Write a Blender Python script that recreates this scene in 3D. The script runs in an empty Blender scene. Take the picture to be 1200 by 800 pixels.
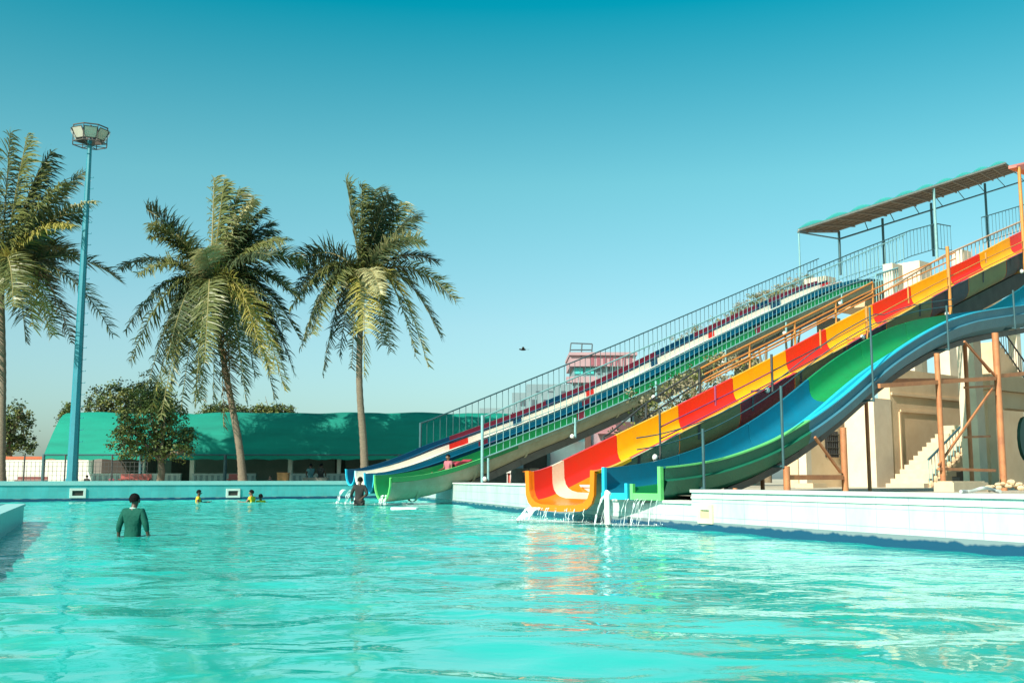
import bpy, bmesh, math, random
import numpy as np
from mathutils import Vector, Matrix, noise
from mathutils.geometry import tessellate_polygon
R = math.radians
rnd = random.Random(7)
scene = bpy.context.scene
col = scene.collection

# ------------------------------------------------------------------ camera
F, H = 1250.0, 0.88
PITCH = math.atan(161 / F)
CP, SP = math.cos(PITCH), math.sin(PITCH)
CAM = Vector((0, 0, H))
cam_d = bpy.data.cameras.new('camera')
cam_o = bpy.data.objects.new('camera', cam_d)
col.objects.link(cam_o)
cam_o.location = CAM
cam_o.rotation_euler = (math.pi / 2 + PITCH, 0, 0)
cam_d.sensor_width = 36
cam_d.lens = 36 * F / 1200
cam_d.clip_start = 0.1
cam_d.clip_end = 6000
scene.camera = cam_o


def ray(px, py):
    a, b = (px - 600) / F, (400 - py) / F
    return Vector((a, CP - b * SP, SP + b * CP))


def atY(px, py, Y):
    r = ray(px, py)
    return CAM + r * (Y / r.y)


def atZ(px, py, z):
    r = ray(px, py)
    return CAM + r * ((z - H) / r.z)


U = Vector((.764, .645, 0)).normalized()
V = Vector((-U.y, U.x, 0))
UP = Vector((0, 0, 1))


def onp(px, py, P0):
    """(s, z) of the pixel's ray on the upright plane through P0 along U"""
    r = ray(px, py)
    t = ((P0 - CAM).dot(V)) / r.dot(V)
    q = CAM + r * t
    return (q - P0).dot(U), q.z


# ------------------------------------------------------------------ materials
MATS = {}


def mat(name, c, rough=.6, c2=None, scale=3.0, amt=.5, bump=0.0, bscale=30.0, metal=0.0, spec=.5, trans=0.0, stretch=(1, 1, 1)):
    if name in MATS:
        return MATS[name]
    m = bpy.data.materials.new(name)
    m.use_nodes = True
    nt = m.node_tree
    N, L = nt.nodes, nt.links
    b = N['Principled BSDF']
    b.inputs['Roughness'].default_value = rough
    b.inputs['Metallic'].default_value = metal
    b.inputs['Specular IOR Level'].default_value = spec
    tc = N.new('ShaderNodeTexCoord')
    mp = N.new('ShaderNodeMapping')
    mp.inputs['Scale'].default_value = stretch
    L.new(tc.outputs['Object'], mp.inputs[0])
    n = N.new('ShaderNodeTexNoise')
    n.inputs['Scale'].default_value = scale
    n.inputs['Detail'].default_value = 7
    n.inputs['Roughness'].default_value = .65
    L.new(mp.outputs[0], n.inputs['Vector'])
    if c2 is None:
        c2 = tuple(x * .72 for x in c)
    rp = N.new('ShaderNodeValToRGB')
    rp.color_ramp.elements[0].position = .5 - .28 * (1.05 - amt) - .1
    rp.color_ramp.elements[1].position = .5 + .28 * (1.05 - amt) + .02
    rp.color_ramp.elements[0].color = (*c2, 1)
    rp.color_ramp.elements[1].color = (*c, 1)
    L.new(n.outputs[0], rp.inputs[0])
    L.new(rp.outputs[0], b.inputs['Base Color'])
    if bump:
        n2 = N.new('ShaderNodeTexNoise')
        n2.inputs['Scale'].default_value = bscale
        n2.inputs['Detail'].default_value = 5
        L.new(mp.outputs[0], n2.inputs['Vector'])
        bp = N.new('ShaderNodeBump')
        bp.inputs['Strength'].default_value = bump
        bp.inputs['Distance'].default_value = .05
        L.new(n2.outputs[0], bp.inputs['Height'])
        L.new(bp.outputs[0], b.inputs['Normal'])
    if trans:
        t = N.new('ShaderNodeBsdfTranslucent')
        L.new(rp.outputs[0], t.inputs[0])
        mx = N.new('ShaderNodeMixShader')
        mx.inputs[0].default_value = trans
        L.new(b.outputs[0], mx.inputs[1])
        L.new(t.outputs[0], mx.inputs[2])
        L.new(mx.outputs[0], N['Material Output'].inputs[0])
    MATS[name] = m
    return m


def tile_mat(name, c, c2, grout, bw, bh, rough=.35, rot=0.0, stain=None):
    """glazed tiles: faint joints on the surface itself, uneven tone from tile to tile, dirt runs"""
    m = bpy.data.materials.new(name)
    m.use_nodes = True
    nt = m.node_tree
    N, L = nt.nodes, nt.links
    b = N['Principled BSDF']
    b.inputs['Roughness'].default_value = rough
    tc = N.new('ShaderNodeTexCoord')
    uvm = N.new('ShaderNodeUVMap')
    br = N.new('ShaderNodeTexBrick')
    br.offset = 0
    br.inputs['Color1'].default_value = (*c, 1)
    br.inputs['Color2'].default_value = (*c2, 1)
    br.inputs['Mortar'].default_value = (*grout, 1)
    br.inputs['Scale'].default_value = 1
    br.inputs['Mortar Size'].default_value = .008
    br.inputs['Mortar Smooth'].default_value = .3
    br.inputs['Brick Width'].default_value = bw
    br.inputs['Row Height'].default_value = bh
    L.new(uvm.outputs[0], br.inputs['Vector'])
    n = N.new('ShaderNodeTexNoise')
    n.inputs['Scale'].default_value = 1.6
    n.inputs['Detail'].default_value = 8
    n.inputs['Roughness'].default_value = .7
    mp = N.new('ShaderNodeMapping')
    mp.inputs['Scale'].default_value = (1, 1, .35)
    L.new(tc.outputs['Object'], mp.inputs[0])
    L.new(mp.outputs[0], n.inputs['Vector'])
    rp = N.new('ShaderNodeValToRGB')
    rp.color_ramp.elements[0].position = .35
    rp.color_ramp.elements[1].position = .62
    rp.color_ramp.elements[0].color = (*(stain or (.78, .8, .78)), 1)
    rp.color_ramp.elements[1].color = (1, 1, 1, 1)
    L.new(n.outputs[0], rp.inputs[0])
    mx = N.new('ShaderNodeMixRGB')
    mx.blend_type = 'MULTIPLY'
    mx.inputs[0].default_value = 1
    L.new(br.outputs[0], mx.inputs[1])
    L.new(rp.outputs[0], mx.inputs[2])
    L.new(mx.outputs[0], b.inputs['Base Color'])
    bp = N.new('ShaderNodeBump')
    bp.inputs['Strength'].default_value = .35
    bp.inputs['Distance'].default_value = .004
    bp.invert = True
    L.new(br.outputs['Fac'], bp.inputs['Height'])
    L.new(bp.outputs[0], b.inputs['Normal'])
    MATS[name] = m
    return m


def waterline_mat():
    """dark tile band at the waterline with pale scale deposits and worn patches"""
    m = bpy.data.materials.new('waterline_tile')
    m.use_nodes = True
    nt = m.node_tree
    N, L = nt.nodes, nt.links
    b = N['Principled BSDF']
    b.inputs['Roughness'].default_value = .25
    tc = N.new('ShaderNodeTexCoord')
    n = N.new('ShaderNodeTexNoise')
    n.inputs['Scale'].default_value = 2.6
    n.inputs['Detail'].default_value = 3
    n.inputs['Roughness'].default_value = .6
    mp = N.new('ShaderNodeMapping')
    mp.inputs['Scale'].default_value = (1, 1, .3)
    L.new(tc.outputs['Object'], mp.inputs[0])
    L.new(mp.outputs[0], n.inputs['Vector'])
    sp = N.new('ShaderNodeSeparateXYZ')
    L.new(tc.outputs['Object'], sp.inputs[0])
    # scale only high on the band (a deposit line, part of the tile)
    ad = N.new('ShaderNodeMath')
    ad.operation = 'MULTIPLY_ADD'
    ad.inputs[1].default_value = 6.0
    ad.inputs[2].default_value = -.64
    L.new(sp.outputs[2], ad.inputs[0])
    a2 = N.new('ShaderNodeMath')
    L.new(ad.outputs[0], a2.inputs[0])
    L.new(n.outputs[0], a2.inputs[1])
    rp = N.new('ShaderNodeValToRGB')
    e = rp.color_ramp.elements
    e[0].position, e[0].color = .45, (.010, .065, .13, 1)
    e[1].position, e[1].color = .62, (.20, .25, .27, 1)
    L.new(a2.outputs[0], rp.inputs[0])
    L.new(rp.outputs[0], b.inputs['Base Color'])
    MATS['waterline_tile'] = m
    return m


M = dict(
    wall_white=tile_mat('pool_tile_white', (.58, .63, .64), (.54, .60, .615), (.38, .45, .47), .6, .24, stain=(.74, .77, .74)),
    wall_teal=tile_mat('pool_tile_turquoise', (.10, .46, .48), (.085, .42, .45), (.12, .40, .42), .3, .2),
    cope_white=mat('coping_white', (.70, .72, .68), .6, (.56, .57, .52), 2.5, .3, .15, 40),
    cope_teal=mat('coping_pale_teal', (.30, .56, .56), .6, (.24, .46, .47), 2, .3, .15, 40),
    wline=waterline_mat(),
    ground=mat('paving', (.50, .43, .33), .85, (.38, .32, .25), 1.2, .4, .3, 12),
    concrete=mat('concrete_grey', (.30, .29, .26), .85, (.17, .165, .15), 1.6, .45, .4, 18),
    dark_beam=mat('beam_dark_grey', (.12, .12, .112), .6, (.07, .07, .066), 2, .4, .2, 20),
    teal_pipe=mat('pipe_pale_teal', (.22, .44, .47), .45, (.16, .30, .32), 5, .4),
    teal_dark=mat('pipe_slate_teal', (.04, .11, .13), .45, (.03, .07, .085), 5, .4),
    grey_dark=mat('pipe_dark_grey', (.055, .06, .065), .5, (.03, .03, .03), 5, .4),
    orange_pipe=mat('pipe_orange', (.62, .25, .05), .5, (.42, .16, .04), 5, .4),
    mauve_pipe=mat('pipe_mauve', (.35, .04, .12), .5, (.25, .03, .09), 5, .4),
    rust_steel=mat('steel_rust_orange', (.52, .22, .09), .6, (.30, .11, .055), 3, .45, .15, 40),
    plaster=mat('plaster_cream', (.66, .50, .33), .85, (.54, .38, .23), .9, .4, .25, 25),
    plaster_white=mat('plaster_white', (.68, .58, .46), .85, (.54, .44, .33), 1.2, .35, .25, 25),
    stone_white=mat('step_white', (.62, .51, .37), .7, (.48, .38, .26), 3, .4, .1, 30),
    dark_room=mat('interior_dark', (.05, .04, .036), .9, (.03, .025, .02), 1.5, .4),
    green_net=mat('shade_net_green', (.002, .34, .25), .8, (.002, .20, .155), .5, .5, .5, .9, trans=.3, stretch=(.35, 1, 2.4)),
    white_paint=mat('paint_white', (.80, .80, .78), .5, (.68, .68, .66), 3, .35),
    red=mat('fibreglass_red', (.70, .022, .012), .26, (.56, .035, .022), 2.2, .3, .06, 60),
    yellow=mat('fibreglass_yellow', (.84, .45, .004), .26, (.68, .34, .012), 2.2, .3, .06, 60),
    orange=mat('fibreglass_orange', (.85, .20, .008), .24, (.78, .16, .006), 1.2, .4),
    blue=mat('fibreglass_blue', (.003, .16, .27), .26, (.010, .12, .19), 2.2, .3, .06, 60),
    deep_blue=mat('fibreglass_deep_blue', (.005, .07, .15), .3, (.004, .055, .12), 1.2, .4),
    cyan=mat('fibreglass_cyan', (.02, .46, .66), .3, (.02, .40, .60), 1.2, .4),
    green=mat('fibreglass_green', (.008, .26, .075), .26, (.018, .18, .06), 2.2, .3, .06, 60),
    lime=mat('fibreglass_lime', (.16, .62, .18), .3, (.12, .54, .15), 1.2, .4),
    maroon=mat('fibreglass_maroon', (.24, .025, .05), .35, (.19, .02, .04), 1.2, .4),
    cream=mat('fibreglass_cream', (.82, .76, .67), .3, (.74, .66, .55), 1.2, .4),
    shell_grey=mat('shell_grey_green', (.36, .38, .28), .8, (.24, .26, .17), 2.2, .4, .5, 30),
    shell_dark=mat('shell_purple_grey', (.15, .11, .12), .7, (.10, .075, .08), 2.2, .4, .4, 30),
    shell_green=mat('shell_dark_green', (.008, .15, .085), .5, (.006, .10, .06), 2.2, .4, .3, 30),
    shell_blue=mat('shell_slate_blue', (.05, .20, .28), .5, (.04, .15, .22), 2.2, .4, .3, 30),
    shell_crimson=mat('shell_crimson', (.34, .02, .035), .5, (.25, .015, .03), 2.2, .4, .3, 30),
    shell_ochre=mat('shell_ochre', (.36, .27, .12), .6, (.26, .20, .10), 2.2, .4, .3, 30),
    glint=mat('wet_glint', (.80, .62, .48), .08, (.72, .50, .36), 14, .2, .3, 40),  # pale colour painted as the bright reflection on the wet chute
    bark=mat('palm_bark', (.24, .19, .14), .9, (.13, .10, .075), 5, .5, .8, 14, stretch=(1, 1, 6)),
    wood=mat('bark_brown', (.22, .16, .10), .9, (.13, .09, .06), 6, .5, .6, 20),
    palm_a=mat('frond_green', (.17, .18, .055), .4, (.10, .12, .04), 2, .5, trans=.25),
    palm_b=mat('frond_dark', (.075, .10, .045), .4, (.045, .07, .036), 2, .5, trans=.25),
    palm_y=mat('frond_yellow', (.42, .36, .085), .5, (.30, .27, .07), 2, .5, trans=.3),
    palm_p=mat('frond_pale', (.50, .46, .24), .5, (.38, .35, .18), 2, .5, trans=.3),
    palm_d=mat('frond_dead', (.20, .12, .055), .8, (.13, .08, .035), 2, .5, trans=.2),
    rachis=mat('rachis', (.26, .22, .08), .6, (.18, .14, .05), 3, .4),
    coconut=mat('coconut', (.34, .15, .035), .6, (.22, .10, .03), 3, .4),
    leaf_a=mat('leaf_green', (.105, .155, .036), .6, (.07, .11, .027), 2, .5, trans=.25),
    leaf_b=mat('leaf_dark', (.035, .055, .020), .6, (.025, .04, .015), 2, .5, trans=.2),
    leaf_c=mat('leaf_olive', (.20, .215, .055), .6, (.14, .155, .04), 2, .5, trans=.25),
    leaf_dry=mat('leaf_dry', (.40, .34, .22), .8, (.3, .26, .17), 2, .5, trans=.2),
    skin=mat('skin_brown', (.20, .10, .06), .5, (.17, .085, .05), 8, .4),
    skin_d=mat('skin_dark_brown', (.085, .045, .03), .5, (.07, .036, .024), 8, .4),
    hair=mat('hair_black', (.007, .006, .006), .85, (.004, .004, .004), 20, .4, .6, 80, spec=.15),
    shirt_green=mat('cloth_green', (.006, .085, .062), .8, (.004, .06, .045), 4, .4, .4, 14, spec=.2),
    shirt_yellow=mat('cloth_yellow', (.82, .50, .02), .75, (.7, .40, .015), 5, .4, .3, 14),
    shirt_black=mat('cloth_black', (.022, .02, .02), .8, (.014, .013, .013), 5, .4, .3, 14),
    shirt_pink=mat('cloth_pink', (.42, .13, .17), .8, (.33, .10, .13), 5, .4, .3, 14),
    shirt_teal=mat('cloth_teal', (.05, .15, .17), .8, (.03, .10, .12), 5, .4, .3, 14),
    collar=mat('cloth_collar', (.45, .6, .55), .8, (.4, .52, .48), 5, .4),
    pink_wall=mat('wall_pink', (.40, .26, .29), .85, (.34, .22, .25), .6, .4),
    far_grey=mat('wall_far_grey', (.20, .27, .30), .9, (.17, .235, .265), .3, .4),
    far_glass=mat('far_window', (.09, .11, .13), .3, (.06, .08, .1), .4, .4),
    brick=mat('coping_brick_red', (.50, .13, .06), .85, (.36, .09, .05), 4, .45),
    tin=mat('canopy_underside', (.16, .12, .09), .8, (.09, .07, .055), 3, .5, .3, 20),
    aqua_sheet=mat('sheet_aqua', (.12, .75, .72), .4, (.10, .66, .66), 3, .4, trans=.4),
    lamp_glass=mat('lamp_glass', (.55, .52, .46), .15, (.42, .38, .33), 4, .4),
    lamp_body=mat('lamp_body', (.10, .085, .08), .5, (.07, .06, .055), 4, .4),
    pole_blue=mat('pole_blue', (.02, .22, .29), .45, (.015, .17, .23), 2.5, .4),
    foam=mat('foam_white', (.85, .90, .90), .4, (.72, .84, .84), 8, .4),
    bird=mat('feather_black', (.02, .02, .022), .8),
)
_g = bpy.data.materials.new('spilling_water')
_g.use_nodes = True
_b = _g.node_tree.nodes['Principled BSDF']
_b.inputs['Base Color'].default_value = (.86, .95, .95, 1)
_b.inputs['Roughness'].default_value = .12
_b.inputs['IOR'].default_value = 1.33
_t = _g.node_tree.nodes.new('ShaderNodeBsdfTransparent')
_mx = _g.node_tree.nodes.new('ShaderNodeMixShader')
_n = _g.node_tree.nodes.new('ShaderNodeTexNoise')
_n.inputs['Scale'].default_value = 22
_tc = _g.node_tree.nodes.new('ShaderNodeTexCoord')
_mp = _g.node_tree.nodes.new('ShaderNodeMapping')
_mp.inputs['Scale'].default_value = (1, 1, .25)
_g.node_tree.links.new(_tc.outputs['Object'], _mp.inputs[0])
_g.node_tree.links.new(_mp.outputs[0], _n.inputs['Vector'])
_rp = _g.node_tree.nodes.new('ShaderNodeValToRGB')
_rp.color_ramp.elements[0].position, _rp.color_ramp.elements[1].position = .38, .62
_g.node_tree.links.new(_n.outputs[0], _rp.inputs[0])
_g.node_tree.links.new(_rp.outputs[0], _mx.inputs[0])
_g.node_tree.links.new(_t.outputs[0], _mx.inputs[1])
_g.node_tree.links.new(_b.outputs[0], _mx.inputs[2])
_g.node_tree.links.new(_mx.outputs[0], _g.node_tree.nodes['Material Output'].inputs[0])
M['spill'] = _g


# ------------------------------------------------------------------ mesh building
class MB:
    def __init__(self):
        self.v, self.f, self.m, self.uv = [], [], [], {}

    def face(self, pts, mi=0, uv=None):
        i = len(self.v)
        self.v += [Vector(p) for p in pts]
        if uv:
            self.uv[len(self.f)] = uv
        self.f.append(list(range(i, i + len(pts))))
        self.m.append(mi)
        return self

    def grid(self, rows, mi=0, closed=False, mfun=None):
        """rows of equal-length point lists -> shared-vertex quads"""
        i0 = len(self.v)
        n = len(rows[0])
        for r in rows:
            self.v += [Vector(p) for p in r]
        for a in range(len(rows) - 1):
            for b in range(n if closed else n - 1):
                b2 = (b + 1) % n
                self.f.append([i0 + a * n + b, i0 + a * n + b2, i0 + (a + 1) * n + b2, i0 + (a + 1) * n + b])
                self.m.append(mfun(a, b) if mfun else mi)
        return self

    def cap(self, pts, mi=0):
        return self.face(pts, mi)

    def hexa(self, p, mi=0):
        """8 points: bottom ring 0-3, top ring 4-7"""
        i = len(self.v)
        self.v += [Vector(q) for q in p]
        for q in ((3, 2, 1, 0), (4, 5, 6, 7), (0, 1, 5, 4), (1, 2, 6, 5), (2, 3, 7, 6), (3, 0, 4, 7)):
            self.f.append([i + k for k in q])
            self.m.append(mi)
        return self

    def ubox(self, P, su, sv, z0, z1, mi=0):
        """box from corner P spanning su along U and sv along V"""
        a = Vector((P.x, P.y, 0))
        q = [a, a + U * su, a + U * su + V * sv, a + V * sv]
        return self.hexa([k + UP * z0 for k in q] + [k + UP * z1 for k in q], mi)

    def box(self, c, s, mi=0):
        c, s = Vector(c), Vector(s) / 2
        q = [(-1, -1), (1, -1), (1, 1), (-1, 1)]
        return self.hexa([c + Vector((a * s.x, b * s.y, -s.z)) for a, b in q] + [c + Vector((a * s.x, b * s.y, s.z)) for a, b in q], mi)

    def bar(self, p0, p1, w, h, mi=0, up=UP):
        p0, p1 = Vector(p0), Vector(p1)
        d = (p1 - p0).normalized()
        if abs(d.dot(up)) > .98:
            up = Vector((0, 1, 0))
        s = d.cross(up).normalized() * w / 2
        t = s.cross(d).normalized() * h / 2
        q = [-s - t, s - t, s + t, -s + t]
        return self.hexa([p0 + k for k in q] + [p1 + k for k in q], mi)

    def tube(self, pts, r, n=8, mi=0, caps=True):
        pts = [Vector(p) for p in pts]
        rs = r if isinstance(r, (list, tuple)) else [r] * len(pts)
        rows = []
        ref = Vector((.13, .31, .94))
        for i, p in enumerate(pts):
            d = (pts[min(i + 1, len(pts) - 1)] - pts[max(i - 1, 0)]).normalized()
            a = d.cross(ref)
            if a.length < .15:
                a = d.cross(Vector((1, 0, 0)))
            a.normalize()
            b = d.cross(a)
            rows.append([p + (a * math.cos(k * 2 * math.pi / n) + b * math.sin(k * 2 * math.pi / n)) * rs[i] for k in range(n)])
        self.grid(rows, mi, closed=True)
        if caps:
            self.face(rows[0][::-1], mi)
            self.face(rows[-1], mi)
        return self

    def prism(self, poly, z0, z1, mi=0, mtop=None):
        n = len(poly)
        for i in range(n):
            a, b = poly[i], poly[(i + 1) % n]
            self.face([(a[0], a[1], z0), (b[0], b[1], z0), (b[0], b[1], z1), (a[0], a[1], z1)], mi)
        self.face([(p[0], p[1], z1) for p in poly], mi if mtop is None else mtop)
        self.face([(p[0], p[1], z0) for p in poly][::-1], mi)
        return self

    def ball(self, c, r, n=8, m=6, mi=0):
        c = Vector(c)
        r = Vector(r) if isinstance(r, (tuple, list, Vector)) else Vector((r, r, r))
        rows = []
        for i in range(m + 1):
            th = math.pi * i / m
            st, ct = max(math.sin(th), 1e-3), math.cos(th)
            rows.append([c + Vector((r.x * st * math.cos(2 * math.pi * k / n), r.y * st * math.sin(2 * math.pi * k / n), -r.z * ct)) for k in range(n)])
        return self.grid(rows, mi, closed=True)

    def build(self, name, mats, parent=None, base=None, smooth=False, autosmooth=None):
        if not isinstance(mats, (list, tuple)):
            mats = [mats]
        if parent is not None:
            base = Vector(parent['_base'])
        elif base is None:
            base = Vector((0, 0, 0))
        base = Vector(base)
        me = bpy.data.meshes.new(name)
        me.from_pydata([tuple(p - base) for p in self.v], [], self.f)
        for m in mats:
            me.materials.append(M[m] if isinstance(m, str) else m)
        me.polygons.foreach_set('material_index', self.m)
        if self.uv:
            ul = me.uv_layers.new(name='UVMap')
            for fi, uv in self.uv.items():
                for k, li in enumerate(me.polygons[fi].loop_indices):
                    ul.data[li].uv = uv[k]
        if smooth:
            me.polygons.foreach_set('use_smooth', [True] * len(me.polygons))
            if autosmooth:
                me.set_sharp_from_angle(angle=R(autosmooth))
        me.update()
        o = bpy.data.objects.new(name, me)
        col.objects.link(o)
        o['_base'] = tuple(base)
        if parent is not None:
            o.parent = parent
        else:
            o.location = base
        return o


def tag(o, label=None, cat=None, group=None, kind=None):
    if label:
        o['label'] = label
    if cat:
        o['category'] = cat
    if group:
        o['group'] = group
    if kind:
        o['kind'] = kind
    return o


def thing(name, base, label, cat, group=None):
    o = bpy.data.objects.new(name, None)
    o.empty_display_size = .2
    col.objects.link(o)
    o.location = Vector(base)
    o['_base'] = tuple(Vector(base))
    return tag(o, label, cat, group)


def interp(pts, s):
    if s <= pts[0][0]:
        a, b = pts[0], pts[1]
        return a[1]
    for a, b in zip(pts, pts[1:]):
        if s <= b[0]:
            return a[1] + (b[1] - a[1]) * (s - a[0]) / (b[0] - a[0])
    a, b = pts[-2], pts[-1]
    return b[1] + (b[1] - a[1]) / (b[0] - a[0]) * (s - b[0])


def smoothed(pts, w):
    def f(s):
        return sum(interp(pts, s + w * k / 4) for k in range(-4, 5)) / 9
    return f


# ------------------------------------------------------------------ world and sun
SUN_AZ = Vector((-.658, -.752, 0)).normalized()
EL = R(35)
sun_dir = SUN_AZ * math.cos(EL) + UP * math.sin(EL)
w = bpy.data.worlds.new('World')
scene.world = w
w.use_nodes = True
N, L = w.node_tree.nodes, w.node_tree.links
sky = N.new('ShaderNodeTexSky')
sky.sky_type = 'NISHITA'
sky.sun_disc = False
sky.sun_elevation = EL
sky.sun_rotation = math.atan2(sun_dir.x, sun_dir.y)
sky.air_density = 1.0
sky.dust_density = 1.6
sky.ozone_density = 3.0
bg = N['Background']
tcw = N.new('ShaderNodeTexCoord')
spw = N.new('ShaderNodeSeparateXYZ')
L.new(tcw.outputs['Generated'], spw.inputs[0])
rpw = N.new('ShaderNodeValToRGB')       # the teal cast of the photograph's sky, by elevation
rpw.color_ramp.elements[0].position = 0
rpw.color_ramp.elements[0].color = (.54, .66, .66, 1)
rpw.color_ramp.elements[1].position = .42
rpw.color_ramp.elements[1].color = (.0, .68, .54, 1)
e = rpw.color_ramp.elements.new(.14)
e.color = (.60, .75, .63, 1)
e = rpw.color_ramp.elements.new(.27)
e.color = (.42, .83, .61, 1)
e = rpw.color_ramp.elements.new(.9)
e.color = (.40, .70, .58, 1)
L.new(spw.outputs[2], rpw.inputs[0])
mxw = N.new('ShaderNodeMixRGB')
mxw.blend_type = 'MULTIPLY'
mxw.inputs[0].default_value = 1
L.new(sky.outputs[0], mxw.inputs[1])
L.new(rpw.outputs[0], mxw.inputs[2])
L.new(mxw.outputs[0], bg.inputs[0])
bg.inputs[1].default_value = .15
sd = bpy.data.lights.new('sun', 'SUN')
sd.energy = 4.8
sd.angle = R(.5)
sd.color = (1, .90, .75)
so = bpy.data.objects.new('sun', sd)
col.objects.link(so)
so.rotation_euler = sun_dir.to_track_quat('Z', 'Y').to_euler()
so.location = (-30, -10, 30)
scene.view_settings.view_transform = 'Standard'
scene.view_settings.look = 'None'
scene.view_settings.exposure = .75
scene.view_settings.gamma = 1
scene.render.engine = 'CYCLES'
scene.cycles.max_bounces = 7
scene.cycles.transparent_max_bounces = 12
scene.cycles.caustics_reflective = False
scene.cycles.caustics_refractive = False

# ------------------------------------------------------------------ pool, ground, water
LW0, LW1 = Vector((-31.6, 34.4, 0)), Vector((-5.1, 50.3, 0))     # far wall
POOL = [Vector((9.2, -8, 0)), Vector((7.9, 7.6, 0)), Vector((5.85, 12.4, 0)), Vector((1.75, 21.9, 0)), Vector((-1.72, 36.1, 0)), LW1, LW0, Vector((-31.6, -8, 0))]
# the paving starts under the walls' back edge
def offset_poly(poly, d):
    out = []
    n = len(poly)
    for i in range(n):
        a, b, c = poly[i - 1], poly[i], poly[(i + 1) % n]
        n1 = Vector(((b - a).y, -(b - a).x, 0)).normalized()
        n2 = Vector(((c - b).y, -(c - b).x, 0)).normalized()
        bi = (n1 + n2).normalized()
        out.append(b + bi * d / max(bi.dot(n1), .3))
    return out


hole = offset_poly(POOL, .35)
outer = [Vector((-2500, -2500, 0)), Vector((2500, -2500, 0)), Vector((2500, 2500, 0)), Vector((-2500, 2500, 0))]
tri = tessellate_polygon([outer, hole])
allp = outer + hole
g = MB()
for t in tri:
    p = [allp[k] + UP * .58 for k in t]
    if (p[1] - p[0]).cross(p[2] - p[0]).z < 0:
        p = p[::-1]
    g.face(p)
tag(g.build('ground', 'ground'), kind='structure')

# water surface: real swell as geometry, ripples as fine bump
x0, x1, y0, y1, st = -32.0, 9.4, 1.5, 51.0, .13
nx, ny = int((x1 - x0) / st), int((y1 - y0) / st)
X, Y = np.meshgrid(np.linspace(x0, x1, nx), np.linspace(y0, y1, ny))
Z = np.zeros_like(X)
rs = np.random.RandomState(11)
env = np.zeros_like(X)
for k in range(7):
    a = rs.uniform(0, 2 * np.pi)
    kk = rs.uniform(.15, .6)
    env += np.sin(kk * (X * np.cos(a) + Y * np.sin(a)) + rs.uniform(0, 6.3))
env = .85 + .11 * env
for lam, amp in ((3.4, .010), (2.6, .010), (2.0, .0095), (1.6, .009), (1.25, .008), (1.0, .0068), (.85, .0058), (.72, .0048), (.62, .004), (.55, .003)):
    for j in range(3):
        a = rs.normal(1.35, .85) if j < 2 else rs.uniform(0, 2 * np.pi)
        ph = rs.uniform(0, 6.3)
        wob = .5 * np.sin(.33 * X + rs.uniform(0, 6)) + .5 * np.sin(.27 * Y + rs.uniform(0, 6))
        q = 2 * np.pi / lam * (X * np.cos(a) + Y * np.sin(a)) + ph + wob * 1.4
        Z += amp * .5 * (np.sin(q) + .25 * np.cos(2 * q))
Z *= env * .95
vs = np.stack([X, Y, Z], -1).reshape(-1, 3)
ii = np.arange(ny - 1)[:, None] * nx + np.arange(nx - 1)[None, :]
fs = np.stack([ii, ii + 1, ii + 1 + nx, ii + nx], -1).reshape(-1, 4)
me = bpy.data.meshes.new('pool_water')
me.vertices.add(len(vs))
me.vertices.foreach_set('co', vs.astype(np.float32).ravel())
me.loops.add(fs.size)
me.loops.foreach_set('vertex_index', fs.ravel().astype(np.int32))
me.polygons.add(len(fs))
me.polygons.foreach_set('loop_start', (np.arange(len(fs)) * 4).astype(np.int32))
me.polygons.foreach_set('loop_total', np.full(len(fs), 4, np.int32))
me.update(calc_edges=True)
me.polygons.foreach_set('use_smooth', [True] * len(fs))
wm = bpy.data.materials.new('pool_water')
wm.use_nodes = True
N, L = wm.node_tree.nodes, wm.node_tree.links
b = N['Principled BSDF']
b.inputs['Roughness'].default_value = .028
b.inputs['Specular IOR Level'].default_value = .27
b.inputs['IOR'].default_value = 1.33
tc = N.new('ShaderNodeTexCoord')
n1 = N.new('ShaderNodeTexNoise')
n1.inputs['Scale'].default_value = .45
n1.inputs['Detail'].default_value = 4
mp = N.new('ShaderNodeMapping')
mp.inputs['Scale'].default_value = (.6, 1, 1)
L.new(tc.outputs['Object'], mp.inputs[0])
L.new(mp.outputs[0], n1.inputs['Vector'])
rp = N.new('ShaderNodeValToRGB')
rp.color_ramp.elements[0].position, rp.color_ramp.elements[0].color = .35, (.012, .40, .35, 1)
rp.color_ramp.elements[1].position, rp.color_ramp.elements[1].color = .68, (.045, .53, .475, 1)
L.new(n1.outputs[0], rp.inputs[0])
L.new(rp.outputs[0], b.inputs['Base Color'])
n2 = N.new('ShaderNodeTexNoise')
n2.inputs['Scale'].default_value = 1.25
n2.inputs['Detail'].default_value = 1.6
n2.inputs['Distortion'].default_value = .6
mp2 = N.new('ShaderNodeMapping')
mp2.inputs['Scale'].default_value = (.9, 1.15, 1)
mp2.inputs['Rotation'].default_value = (0, 0, R(-14))
L.new(tc.outputs['Object'], mp2.inputs[0])
L.new(mp2.outputs[0], n2.inputs['Vector'])
bp = N.new('ShaderNodeBump')
bp.inputs['Strength'].default_value = .45
bp.inputs['Distance'].default_value = .07
n3 = N.new('ShaderNodeTexNoise')
n3.inputs['Scale'].default_value = 5.0
n3.inputs['Detail'].default_value = 3.0
n3.inputs['Distortion'].default_value = .4
L.new(mp2.outputs[0], n3.inputs['Vector'])
n4 = N.new('ShaderNodeTexNoise')
n4.inputs['Scale'].default_value = .22
n4.inputs['Detail'].default_value = 2
L.new(tc.outputs['Object'], n4.inputs['Vector'])
sy = N.new('ShaderNodeSeparateXYZ')
L.new(tc.outputs['Object'], sy.inputs[0])
mr = N.new('ShaderNodeMapRange')
mr.inputs[1].default_value, mr.inputs[2].default_value = 5.5, 16
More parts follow.
